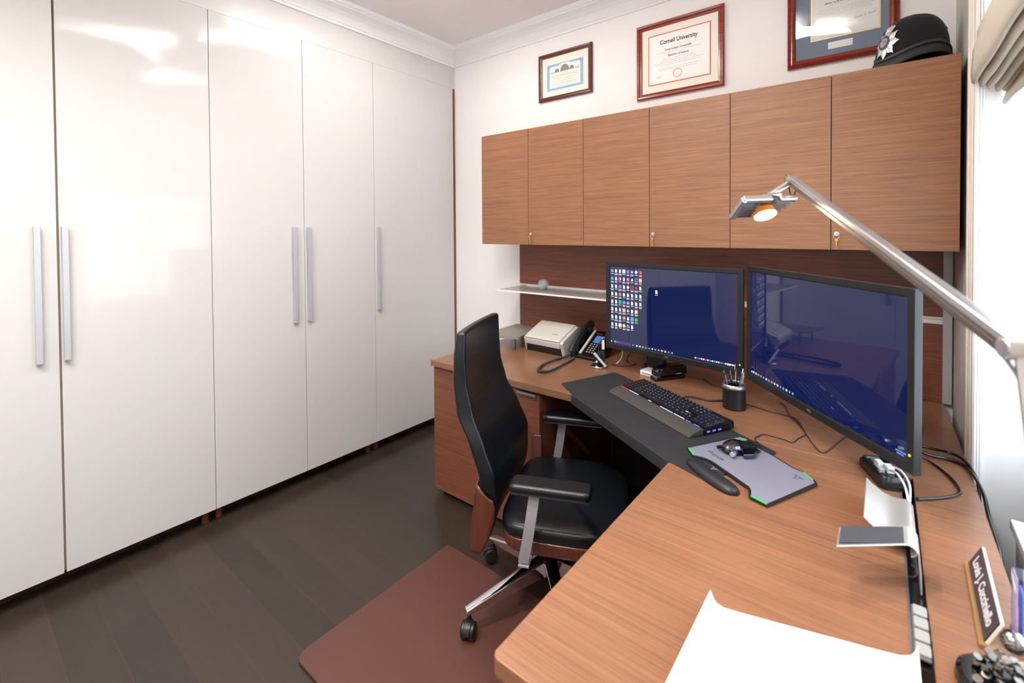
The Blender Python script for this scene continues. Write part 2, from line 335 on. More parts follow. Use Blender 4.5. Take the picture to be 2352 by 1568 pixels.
# globe
t=thing('glass_paperweight','small clear glass ball with blue swirls on the frosted shelf','paperweight',(-1.665,2.36,1.0745))
bm=BM(); add_sphere(bm,(0,0,.0345),.0345,16); obj('ball',bm,mat('clear_glass',rgb(205,216,220),.04,alpha=.38,spec=.8),t,smooth=True)
bm=BM(); add_lathe(bm,[(0,.004),(.017,.006),(.022,.014),(.02,.024),(.008,.028),(0,.029)],n=24); obj('blue_core',bm,mat('turquoise_glass',rgb(60,150,175),.15,var=.5,vscale=60),t,smooth=True)
bm=BM()
for k in range(3):
    add_tube(bm,smooth_path([(.017*math.cos(k*2.1+s*.5),.017*math.sin(k*2.1+s*.5),.034+s*.004) for s in range(5)],4),.0022,6)
obj('swirl',bm,mat('pale_swirl',rgb(190,205,210),.2),t,smooth=True)
# paper tray plate left behind the chair
t=thing('metal_tray','flat taupe metal tray behind the chair, left of the scanner','tray',(-1.9,2.22,ZD+.0006))
TAUPE=mat('taupe_metal',rgb(142,134,122),.5,.1)
bm=BM(); add_prism(bm,[(-.04,.22),(.17,.18),(.225,-.10),(-.0,-.16)],.076,.08); add_prism(bm,[(-.002,-.165),(.225,-.105),(.227,-.10),(-.0,-.16)],.07,.084); obj('plate',bm,TAUPE,t)
for (x,y) in ((.02,-.1),(.0,.15),(.13,.14),(.17,-.07)):
    bm=BM(); add_cyl(bm,(x,y,0),(x,y,.076),.006,n=12); obj('leg',bm,TAUPE,t,smooth=True)
# ------------------------------------------------------------------ framed documents
def frame(name,label,x0,x1,z0,z1,w,fm,board,board_in,paper_in,paper_m,ripple=False,depth=.022):
    t=thing(name,label,'picture frame',((x0+x1)/2,YB,z0),0); hw=(x1-x0)/2; h=z1-z0
    bm=BM()
    prof=[(0,-.001),(0,-depth*.75),(.15*w,-depth),(.5*w,-depth*.95),(.62*w,-depth*.72),(.95*w,-depth*.6),(w,-depth*.45),(w,-.003)]
    if ripple: prof=[(0,-.001),(0,-depth*.7)]+[(w*(.06+.08*i),-depth*(.8+.12*(i%2))) for i in range(6)]+[(.58*w,-depth),(.8*w,-depth*.85),(w,-depth*.5),(w,-.003)]
    rows=[]
    for (sx,sz) in ((-1,0),(1,0),(1,1),(-1,1)):
        rows.append([Vector((sx*(hw-o),y,(o if sz==0 else h-o))) for o,y in prof])
    V=add_grid(bm,rows); 
    for i in range(len(prof)-1): bm.faces.new((V[3][i],V[3][i+1],V[0][i+1],V[0][i]))
    obj('frame_moulding',bm,fm,t)
    boxobj('mat_board',(-hw+w*.9,hw-w*.9,-.007,-.003,w*.9,h-w*.9),board,t)
    return t,hw,h
def paperpart(t,name,dims,y,m):
    bm=BM(); add_box(bm,dims[0],dims[1],y-.0008,y,dims[2],dims[3]); return obj(name,bm,m,t)
INK=mat('ink_grey',rgb(120,122,126),.7); INKD=mat('ink_dark',rgb(70,74,80),.7); INKL=mat('ink_light',rgb(196,200,204),.7)
def textrow(bm,s,size,x,z,y,mi=0,sq=1,shear=0):
    add_text(bm,s,size,basis((1,0,0),(0,0,1),(x,y,z)),mi,extrude=.0001,squeeze=sq,shear=shear,bold=size*.022)
# frame 1: blue-bordered stock certificate
t,hw,h=frame('framed_certificate','small dark brown frame with a blue bordered share certificate, leftmost above the cabinets',-1.799,-1.403,2.285,2.587,.026,W_FRAME1,MATBOARD,0,0,None)
BLUEB=mat('certificate_blue',rgb(150,185,220),.8,var=.15,vscale=90)
c=paperpart(t,'certificate',(-.135,.135,.062,.228),-.0072,BLUEB)
bm=BM(); pl=[(-.115,.076),(.115,.076),(.115,.205),(.1,.215),(.05,.213),(.028,.224),(-.028,.224),(-.05,.213),(-.1,.215),(-.115,.205)]
add_prism(bm,[(p[0],p[1]) for p in pl],0,.0004,Matrix(((1,0,0,0),(0,0,-1,-.008),(0,1,0,0),(0,0,0,1))))
obj('certificate_field',bm,mat('certificate_paper',rgb(238,238,228),.8),c)
bm=BM()
def half(cx,cz,rx,rz):
    add_prism(bm,[(cx+rx*math.cos(PI*i/12),cz+rz*math.sin(PI*i/12)) for i in range(13)],0,.0003,Matrix(((1,0,0,0),(0,0,-1,-.0085),(0,1,0,0),(0,0,0,1))))
half(0,.172,.034,.042); half(-.058,.172,.017,.024); half(.052,.172,.017,.024)
obj('engraving',bm,mat('engraving_grey',rgb(140,142,140),.8,var=.5,vscale=160),c)
bm=BM()
for z,w_,n in ((.162,.1,1),(.15,.2,1),(.143,.2,1),(.128,.16,1),(.112,.18,1),(.1,.19,1),(.095,.19,1),(.086,.12,1)):
    for k in range(int(w_/.008)):
        x=-w_/2+k*.008; add_box(bm,x,x+random.uniform(.004,.0075),-.009,-.0085,z,z+.003)
for sx in (-1,1): add_box(bm,sx*.092-.015,sx*.092+.015,-.009,-.0085,.168,.18)
obj('print',bm,INKL,c)
# frame 2: Cornell
t,hw,h=frame('framed_diploma','large mahogany frame with a white diploma and red line border, centre of the three frames',-1.1125,-.6434,2.176,2.589,.03,W_FRAME2,MATBOARD,0,0,None)
RED=mat('red_mat_line',rgb(212,92,66),.7)
b=paperpart(t,'red_border',(-.168,.168,.07,.345),-.0072,RED)
c=paperpart(t,'diploma',(-.163,.163,.075,.34),-.0081,mat('diploma_paper',rgb(252,251,248),.7))
bm=BM(); y=-.0092
bm.free()
for s_,sz,zz,q_ in (('Cornell University',.033,.296,.82),('Louis Joseph Cucciniello',.0145,.252,1),('Bachelor of Science',.014,.218,1)):
    bm=BM(); textrow(bm,s_,sz,0,zz,y,0,q_); obj('lettering',bm,INKD,c)
bm=BM()
for z,w_ in ((.269,.08),(.237,.24),(.2,.17),(.19,.2),(.18,.26),(.17,.24),(.152,.23),(.143,.2)):
    x=-w_/2; bm=BM()
    while x<w_/2: q=random.uniform(.004,.014); add_box(bm,x,min(x+q,w_/2),y,y+.0005,z,z+.0022); x+=q+.004
    obj('print_line',bm,INKL,c)
bm=BM(); add_text(bm,'M.J.C.',.014,basis((1,0,.05),(0,0,1),(-.105,y,.108)),extrude=.0001,shear=.4); obj('signature',bm,INKL,c)
bm=BM(); add_tube(bm,[(.022*math.cos(2*PI*i/32)-.005,y,.115+.022*math.sin(2*PI*i/32)) for i in range(33)],.0018,6,False); obj('seal',bm,mat('seal_pink',rgb(228,150,130),.7),c)
# frame 3
t,hw,h=frame('framed_degree','ribbed dark red frame with a blue grey mat, rightmost, partly behind the police helmet',-.362,.0465,2.189,2.665,.034,W_FRAME2,mat('mat_board_blue',rgb(112,128,152),.75),0,0,None,ripple=True)
GOLD=mat('gold_fillet',rgb(226,200,140),.4,.4)
b=paperpart(t,'gold_fillet',(-.112,.142,.108,.39),-.0072,GOLD)
c=paperpart(t,'degree',(-.106,.136,.113,.385),-.0081,mat('degree_paper',rgb(240,243,242),.7))
bm=BM(); add_prism(bm,[(-.082,.332),(-.074,.322),(.12,.322),(.12,.342),(-.074,.342)],0,.0005,Matrix(((1,0,0,0),(0,0,-1,-.0091),(0,1,0,0),(0,0,0,1)))); obj('banner',bm,mat('banner_maroon',rgb(150,50,84),.7),c)
bm=BM(); textrow(bm,'THE UNIVERSITY OF',.019,.024,.332,-.0098,0,.95); obj('banner_lettering',bm,PAPER,c)
bm=BM()
textrow(bm,'LOUIS JOSEPH CUCCINIELLO',.0105,.015,.287,-.0092,0); obj('lettering',bm,INK,c)
bm=BM(); textrow(bm,'Master of Business Administration',.0105,.015,.265,-.0092,0,1,.3); obj('lettering',bm,INK,c); bm=BM()
add_text(bm,'Rand. A. Ford',.013,basis((1,0,.12),(0,0,1),(.085,-.0092,.178)),extrude=.0001,shear=.5)
obj('signature',bm,INK,c)
bm=BM()
for z,w_ in ((.312,.17),(.303,.19),(.277,.06),(.255,.1),(.236,.19),(.228,.2),(.22,.17),(.212,.19),(.166,.06),(.155,.05)):
    x=-w_/2+.015; bm=BM()
    while x<w_/2+.015: q=random.uniform(.003,.01); add_box(bm,x,x+q,-.0092,-.0087,z,z+.0018); x+=q+.003
    obj('print_line',bm,INKL,c)
paperpart(t,'name_tag',(-.045,.045,.06,.09),-.0075,PAPER)
boxobj('glass',(-hw+.03,hw-.03,-.0125,-.0115,.03,h-.03),GLASSP,t)
# ------------------------------------------------------------------ police helmet
t=thing('police_helmet','black felt police helmet with a silver star badge on top of the right wall cabinet','helmet',(.080,2.335,CZ1),math.radians(228)); t.scale=(.88,.88,1.07)
# local +x = front
def helm_rows(scale=1,zoff=0):
    rows=[]
    for i in range(15):
        f=i/14; row=[]
        for k in range(48):
            a=2*PI*k/48; ca,sa=math.cos(a),math.sin(a)
            rx=.142 if ca>0 else .138; ry=.112
            th=f*PI/2
            r=math.cos(th)**.60 if f<1 else 0.0
            z=.03+.04*(sa*sa)*(1-f)**1.5+.168*math.sin(th)**.95*(1-.12*(1-f))
            lean=-.012*f
            row.append(Vector(((rx*ca*r+lean)*scale,ry*sa*r*scale,z+zoff)))
        rows.append(row)
    return rows
bm=BM(); add_grid(bm,helm_rows(),True); bmesh.ops.remove_doubles(bm,verts=bm.verts[:],dist=.0005)
sh=obj('shell',bm,FELT,t,smooth=True,solid=.003)
bm=BM(); rows=[]
for (o,dz) in ((.0,.0),(.004,.002),(.012,-.016),(.018,-.03),(.014,-.031),(.006,-.014),(-.004,-.002)):
    row=[]
    for k in range(48):
        a=2*PI*k/48; ca,sa=math.cos(a),math.sin(a); ext=1+.5*abs(ca)
        row.append(Vector(((.142+o*ext)*ca,(.112+o*.7)*sa,.03+.04*sa*sa+dz)))
    rows.append(row)
rows.append(rows[0]); add_grid(bm,rows,True); bmesh.ops.remove_doubles(bm,verts=bm.verts[:],dist=.0002)
obj('brim',bm,mat('helmet_trim',rgb(46,48,50),.55),t,smooth=True)
bm=BM(); add_tube(bm,[(.146*math.cos(2*PI*k/48),.1155*math.sin(2*PI*k/48),.040+.04*math.sin(2*PI*k/48)**2) for k in range(49)],.005,6,False,flat=(.5,1.3)); obj('band',bm,mat('helmet_band',rgb(58,58,60),.5),t,smooth=True)
bm=BM(); add_lathe(bm,[(0,.019),(.022,.016),(.032,.008),(.034,0),(0,0)],(-.016,0,.186),24,1.3,.9); obj('crown_boss',bm,mat('boss_grey',rgb(170,170,168),.3,.7),t,smooth=True)
bm=BM()
for (a,z) in ((112,.143),(128,.138)):
    aa=math.radians(a); f=.42; r=math.cos(f*PI/2)**.60
    for sgn in (1,-1):
        c0=Vector((.138*math.cos(aa)*r*1.02-.005,sgn*.112*math.sin(aa)*r*1.02,z)); nn=Vector((c0.x,c0.y,.06)).normalized(); A,Bb=frame_of(nn)
        add_tube(bm,[c0+(A*math.cos(q*PI/6)+Bb*math.sin(q*PI/6))*.0052 for q in range(13)],.0013,6,False)
obj('vent_eyelet',bm,mat('eyelet',rgb(60,60,62),.4,.5),t,smooth=True)
# badge, tangent to the front
def badge_pt(u,v,lift=.003):
    # u across (+ = wearer's left), v up the front 0..1 in metres
    f=max(0,min(1,(v)/.23)); th=f*PI/2; r=math.cos(th)**.60
    a=u/(.128*max(r,.2)); return Vector((.1425*math.cos(a)*r-.012*f+lift,.1125*math.sin(a)*r*1.02,.03+.168*math.sin(th)**.95*(1-.12*(1-f))+lift*.3))
bm=BM(); pts=[]
N=48
for i in range(N):
    a=2*PI*i/N+PI/2; ray=i%6
    rr={0:.058,1:.046,2:.043,3:.037,4:.043,5:.046}[ray]
    pts.append((rr*math.cos(a),.062+rr*math.sin(a)))
vs=[bm.verts.new(badge_pt(p[0],p[1],.005)) for p in pts]; cen=bm.verts.new(badge_pt(0,.062,.012))
mid=[bm.verts.new(badge_pt(p[0]*.55,.062+(p[1]-.062)*.55,.010)) for p in pts]
for i in range(N):
    j=(i+1)%N; bm.faces.new((vs[i],vs[j],mid[j],mid[i])); bm.faces.new((mid[i],mid[j],cen))
# crown
cr=[(-.016,.102),(.016,.102),(.022,.128),(.012,.136),(.006,.13),(0,.142),(-.006,.13),(-.012,.136),(-.022,.128)]
cv=[bm.verts.new(badge_pt(p[0],p[1],.006)) for p in cr]; cc=bm.verts.new(badge_pt(0,.118,.012))
for i in range(len(cr)): bm.faces.new((cv[i],cv[(i+1)%len(cr)],cc))
bd=obj('badge',bm,mat('badge_silver',rgb(226,222,214),.32,.7),t,smooth=False,solid=.0015)
bm=BM()
for (r0,r1,mi) in ((0,.017,0),(.018,.0255,1)):
    for i in range(32):
        q=[]
        for r,a in ((r0,i),(r1,i),(r1,i+1),(r0,i+1)):
            aa=2*PI*a/32; q.append(badge_pt(r*math.cos(aa),.062+r*math.sin(aa),.0135))
        if r0==0: q=q[1:]
        try: add_quad(bm,q,mi)
        except ValueError: pass
obj('badge_centre',bm,[mat('badge_centre_grey',rgb(176,178,180),.3,.6),mat('badge_ring_blue',rgb(58,70,104),.4)],bd)
bm=BM(); c0=badge_pt(0,.062,.016); n=Vector((1,0,.25)).normalized()
add_text(bm,'E II R',.013,basis((0,1,0),(-.25,0,1),c0),extrude=.0006); obj('badge_cipher',bm,mat('badge_silver2',rgb(225,222,214),.25,1),bd)
# ------------------------------------------------------------------ desk
DX0,DXI,DXR=-1.952,-.5105,.2; DYF=1.695; DYR=.567; SEAM=1.70; T=.032
t=thing('corner_desk','large L-shaped brown wood corner desk along the back wall and window','desk',(-.9,2.1,0)); ox,oy=-.9,2.1
def P(l): return [(x-ox,y-oy) for x,y in l]
bm=BM(); add_prism(bm,P([(DX0,DYF),(-1.043,DYF),(DXI,1.380),(DXI,SEAM-.0008),(DXR,SEAM-.0008),(DXR,1.93),(.192,2.504),(DX0,2.504)]),ZD-T,ZD)
obj('worktop',bm,W_DESK,t,bevel=.0015)
sx0,sx1=.040,.067
bm=BM(); add_prism(bm,P([(DXI,SEAM-.002),(DXI,DYR+.012),(DXI+.004,DYR+.004),(DXI+.012,DYR),(sx0,DYR),(sx0,SEAM-.002)]),ZD-T,ZD)
add_prism(bm,P([(sx1,SEAM-.002),(sx1,DYR),(DXR,DYR),(DXR,SEAM-.002)]),ZD-T,ZD); obj('return_top',bm,W_DESK,t,bevel=.0015)
bm=BM(); add_box(bm,sx0-ox,sx1-ox,DYR+.01-oy,1.555-oy,ZD-.05,ZD-.004); obj('cable_channel',bm,BLKG,t)
bm=BM(); add_box(bm,sx0-.0015-ox,sx0+.0015-ox,DYR+.01-oy,1.69-oy,ZD-.02,ZD+.0012); obj('channel_trim',bm,mat('trim_blue_alu',rgb(150,156,172),.3,.8),t)
bm=BM(); add_box(bm,-1.2365-ox,.19-ox,2.44-oy,2.46-oy,.0,ZD-T-.001); obj('modesty_panel',bm,mat('underdesk_shade',rgb(44,30,26),.5),t)  # shade below the desk put into the near-black panel colour
bm=BM(); add_box(bm,-.16-ox,.18-ox,.60-oy,.64-oy,0,ZD-T); add_box(bm,-.14-ox,.17-ox,.66-oy,1.3-oy,0,ZD-T); obj('support_panel',bm,MATS['underdesk_shade'],t,bevel=.001)
bm=BM(); add_box(bm,-.48-ox,-.10-ox,.585-oy,1.02-oy,.04,ZD-T-.006); obj('return_pedestal',bm,W_FACE_SHADE,t)
# drawer pedestal under back run
t=thing('drawer_pedestal','brown wood drawer unit under the left end of the desk behind the chair','drawer unit',(-1.59,2.07,0))
bm=BM(); add_box(bm,-.36,.352,-.335,.36,.035,.705); obj('body',bm,W_FACE_SHADE,t)
bm=BM(); add_box(bm,-.32,.34,-.325,.35,0,.035); obj('plinth',bm,DARK,t)
boxobj('door',(-.36,-.002,-.355,-.336,.03,.697),W_FACE_SHADE,t,bevel=.001)
for (z0,z1) in ((.36,.697),(.03,.356)):
    d=boxobj('drawer',(.002,.354,-.355,-.336,z0,z1),W_FACE_SHADE,t,bevel=.001)
    bm=BM(); add_box(bm,.235,.345,-.372,-.355,z1-.004,z1-.001); add_box(bm,.235,.345,-.373,-.371,z1-.013,z1-.001); obj('handle',bm,ALU,d)
# ------------------------------------------------------------------ floor mats
bm=BM(); add_prism(bm,[(-.55,.745),(-.55,1.452),(-1.558,1.452),(-1.563,1.447)]+[p for p in rounded(-1.563,-.55,.745,1.452,.04) if p[0]<-1.5 and p[1]<.8],0.0005,.012); tag(obj('floor_mat',bm,MAT_BR,bevel=.003),'large reddish brown leather-look chair mat on the dark floor in front','floor mat')
bm=BM(); add_prism(bm,rounded(-1.30,-.45,1.458,2.1,.03),0.0005,.008); tag(obj('floor_mat',bm,MAT_BR2,bevel=.002),'darker brown floor mat under the office chair, behind the larger mat','floor mat')
# ------------------------------------------------------------------ chair
CH=thing('office_chair','black leather swivel office chair with wooden shell and chrome base','chair',(-1.01,1.46,0.0),math.radians(24))
def interp(tab,z):
    tab=sorted(tab)
    if z<=tab[0][0]: return tab[0][1]
    for (a,b),(c,d) in zip(tab,tab[1:]):
        if z<=c:
            q=(z-a)/(c-a); q=q*q*(3-2*q)*.35+q*.65; return b+(d-b)*q
    return tab[-1][1]
front=[(.335,-.190),(.38,-.165),(.42,-.150),(.50,-.132),(.6,-.137),(.7,-.177),(.8,-.225),(.9,-.249),(1.0,-.255),(1.085,-.255)]
back_=[(.335,-.225),(.42,-.222),(.5,-.208),(.6,-.196),(.7,-.232),(.8,-.288),(.9,-.302),(1.0,-.300),(1.085,-.290)]
halfw=[(.335,.185),(.36,.215),(.42,.224),(.5,.232),(.6,.250),(.7,.243),(.8,.222),(.9,.216),(1.0,.216),(1.085,.208)]
bm=BM(); rows=[]
NZ=34; N=14
for i in range(NZ+1):
    z=.335+(1.085-.335)*i/NZ; w=interp(halfw,z); f=interp(front,z); b=interp(back_,z); row=[]
    for k in range(N+1):
        u=-1+2*k/N; row.append(Vector((f-.016*(1-u*u)+(.014*math.exp(-((z-.60)/.12)**2))*(1-u*u), u*w, z)))
    for k in range(N+1):
        u=1-2*k/N; row.append(Vector((b-.012*(1-u*u), u*w, z)))
    rows.append(row)
add_grid(bm,rows,True); bm.verts.ensure_lookup_table(); nrow=len(rows[0])
bm.faces.new(bm.verts[:nrow]); bm.faces.new(bm.verts[-nrow:])
bk=obj('backrest',bm,LEA,CH,bevel=.011,seg=4)
bm=BM(); bm2=[]
for k in range(25):
    u=-.94+1.88*k/24; z=.855-.022*(1-u*u); w=interp(halfw,z); bm2.append(Vector((interp(front,z)-.016*(1-u*u)+.0003,u*w,z)))
add_tube(bm,bm2,.0014,6); obj('seam',bm,mat('leather_seam',rgb(12,13,16),.5),bk)
# wood shell on the back
bm=BM(); rows=[]
xft=[(.33,-.196),(.36,-.178),(.39,-.161),(.46,-.142),(.5,-.140),(.53,-.150)]
for i in range(17):
    tt=i/16; row=[]
    for k in range(41):
        u=-1+2*k/40
        if abs(u)<=.7: zz_=.335+tt*.232; row.append(Vector((interp(back_,zz_)-.009-.010*(1-(u/.7)**2),u/.7*(.232 if zz_>.36 else .225),zz_)))
        else:
            q=(abs(u)-.7)/.3; zt_=.567-.042*(q*q*(3-2*q)); z=.335+tt*(zt_-.335); xf=interp(xft,z); xb_=interp(back_,z)-.009
            row.append(Vector((xb_+(xf-xb_)*q, math.copysign(.232+.012*math.sin(min(1,q*2.2)*PI/2),u), z)))
    rows.append(row)
add_grid(bm,rows); obj('back_shell',bm,W_SHELL,CH,smooth=True,solid=.006)
bm=BM(); add_box(bm,-.112,-.080,.252,.262,.40,.54); obj('back_bracket',bm,mat('bracket_brown',rgb(104,62,58),.4),CH,bevel=.003)
# seat
bm=BM(); rows=[]
seatp=[]
for k in range(48):
    a=2*PI*k/48; ca,sa=math.cos(a),math.sin(a)
    sx=.225*math.copysign(abs(ca)**.62,ca)+.075; sy=.258*math.copysign(abs(sa)**.42,sa)
    if ca<0: sy*=1+.0*ca; sx=.075+.215*math.copysign(abs(ca)**.35,ca)
    seatp.append((sx,sy))
def srow(s,z,dz=0):
    return [Vector((.07+(x-.07)*s,y*s,z-(.012 if x>.2 else 0)*s*s+.0)) for x,y in seatp]
for s,z in ((.02,.457),(.3,.457),(.6,.459),(.8,.461),(.93,.459),(.985,.453),(1.0,.443),(1.0,.424),(.992,.414),(.95,.410),(.5,.408),(.02,.408)): rows.append(srow(s,z))
add_grid(bm,rows,True); bmesh.ops.remove_doubles(bm,verts=bm.verts[:],dist=.0001); st=obj('seat',bm,LEA,CH,smooth=True,sub=1)
bm=BM(); rows=[]
for s,z in ((.3,.395),(.9,.405),(.985,.412),(.992,.408),(.975,.37),(.965,.364),(.9,.362),(.3,.36)): rows.append(srow(s,z))
add_grid(bm,rows,True); bm.verts.ensure_lookup_table(); bm.faces.new(bm.verts[:48]); bm.faces.new(bm.verts[-48:]); obj('seat_shell',bm,W_SHELL,CH,smooth=True)
bm=BM(); add_sphere(bm,(.06,.04,.463),.007,8,.5); obj('button',bm,LEA,st)
# arms
for s in (-1,1):
    bm=BM(); add_prism(bm,rounded(-.072,.192,s*.285-.04,s*.285+.04,.022),.603,.632)
    ap=obj('armrest_pad',bm,LEA,CH,bevel=.012,seg=4)
    bm=BM(); add_box(bm,-.064,.184,s*.285-.031,s*.285+.031,.598,.603); obj('pad_plate',bm,ALUD,ap)
    bm=BM(); pth=smooth_path([(.010,s*.295,.598),(-.004,s*.301,.50),(-.018,s*.3,.42),(-.028,s*.296,.368)],5)
    y0,y1=-.004,.004
    rows=[[p+Vector((a,b,0)) for a,b in ((-.018,-.004),(.018,-.004),(.018,.004),(-.018,.004))] for p in pth]
    V=add_grid(bm,rows,True); bm.faces.new(V[0]); bm.faces.new(V[-1])
    add_box(bm,-.046,-.010,min(s*.3,s*.08),max(s*.3,s*.08),.352,.360)
    obj('armrest_post',bm,mat('arm_steel',rgb(168,166,172),.45,.35),CH,bevel=.0015)
bm=BM(); add_box(bm,-.10,.13,-.075,.075,.30,.358); obj('mechanism',bm,BLK,CH,bevel=.01)
bm=BM(); add_cyl(bm,(0,0,.17),(0,0,.31),.022); add_cyl(bm,(0,0,.12),(0,0,.2),.030); obj('gas_column',bm,mat('column_grey',rgb(80,80,84),.3,.8),CH,smooth=False)
bm=BM(); add_tube(bm,[(.02,-.07,.33),(.03,-.2,.325),(.03,-.23,.33)],.005,8); obj('lever',bm,BLK,CH,smooth=True)
bm=BM()
legang=[-139.5+72*k for k in range(5)]
add_lathe(bm,[(0,.205),(.03,.203),(.042,.19),(.044,.14),(.036,.12),(0,.12)],n=32)
obj('base_hub',bm,CHROME,CH,smooth=True)
for a in legang:
    aa=math.radians(a); d=Vector((math.cos(aa),math.sin(aa),0)); n=Vector((-d.y,d.x,0)); bm=BM(); rows=[]
    for i in range(9):
        f=i/8; r=.03+.31*f; w=.026-.011*f; zt=.200-.088*f; hh=.07-.046*f
        c=d*r
        rows.append([c+n*w*.55+Vector((0,0,zt)),c+n*w+Vector((0,0,zt-.006)),c+n*w*.8+Vector((0,0,zt-hh)),c-n*w*.8+Vector((0,0,zt-hh)),c-n*w+Vector((0,0,zt-.006)),c-n*w*.55+Vector((0,0,zt))])
    V=add_grid(bm,rows,True); bm.faces.new(V[0]); bm.faces.new(V[-1][::-1]); lg=obj('base_leg',bm,CHROME,CH,bevel=.0025,seg=2)
    # caster
    bm=BM(); c=d*.325; zb=.012
    ca=Vector((math.cos(aa+.9),math.sin(aa+.9),0)); cn=Vector((-ca.y,ca.x,0)); wc=c+ca*.012+Vector((0,0,zb+.0275))
    for s in (-1,1):
        add_cyl(bm,wc+cn*s*.004,wc+cn*s*.022,.0275,n=28); add_cyl(bm,wc+cn*s*.022,wc+cn*s*.026,.0275,.02,n=28)
    add_cyl(bm,wc-cn*.006,wc+cn*.006,.02,n=20); add_cyl(bm,c+Vector((0,0,zb+.045)),c+Vector((0,0,.098)),.0065,n=12)
    add_prism(bm,[(.0,.0)]+[(.033*math.cos(q*PI/10),.033*math.sin(q*PI/10)) for q in range(0,8)],-.012,.012,Matrix(((ca.x,0,cn.x,wc.x),(ca.y,0,cn.y,wc.y),(0,1,0,wc.z),(0,0,0,1))))
    obj('caster',bm,BLK,CH,bevel=.002)
# ------------------------------------------------------------------ monitors
def emis(name,col,s=1.0,rough=.25): return mat(name,(col[0]*.2,col[1]*.2,col[2]*.2,1),rough,emit=col,es=s)
SCR=mat('screen_navy',(.002,.002,.006,1),.035,emit=(.003,.008,.058,1),es=1.0,ior=1.72)
def scr_m(name,c,s=1.0): return mat(name,(.01,.01,.01,1),.1,emit=rgb(*c),es=s)
IW=scr_m('icon_white',(236,238,248)); IB=scr_m('icon_blue',(120,150,215)); IP=scr_m('icon_purple',(150,120,205)); IG=scr_m('icon_green',(20,200,110)); IR=scr_m('icon_red',(222,52,56))
IO=scr_m('icon_orange',(240,150,60)); IK=scr_m('icon_pink',(228,60,140)); ITB=scr_m('taskbar_purple',(74,70,150),.7); IT=scr_m('icon_teal',(70,200,190)); IY=scr_m('icon_yellow',(235,220,90))
SM=[SCR,IW,IB,IP,IG,IR,IO,IK,ITB,IT,IY]
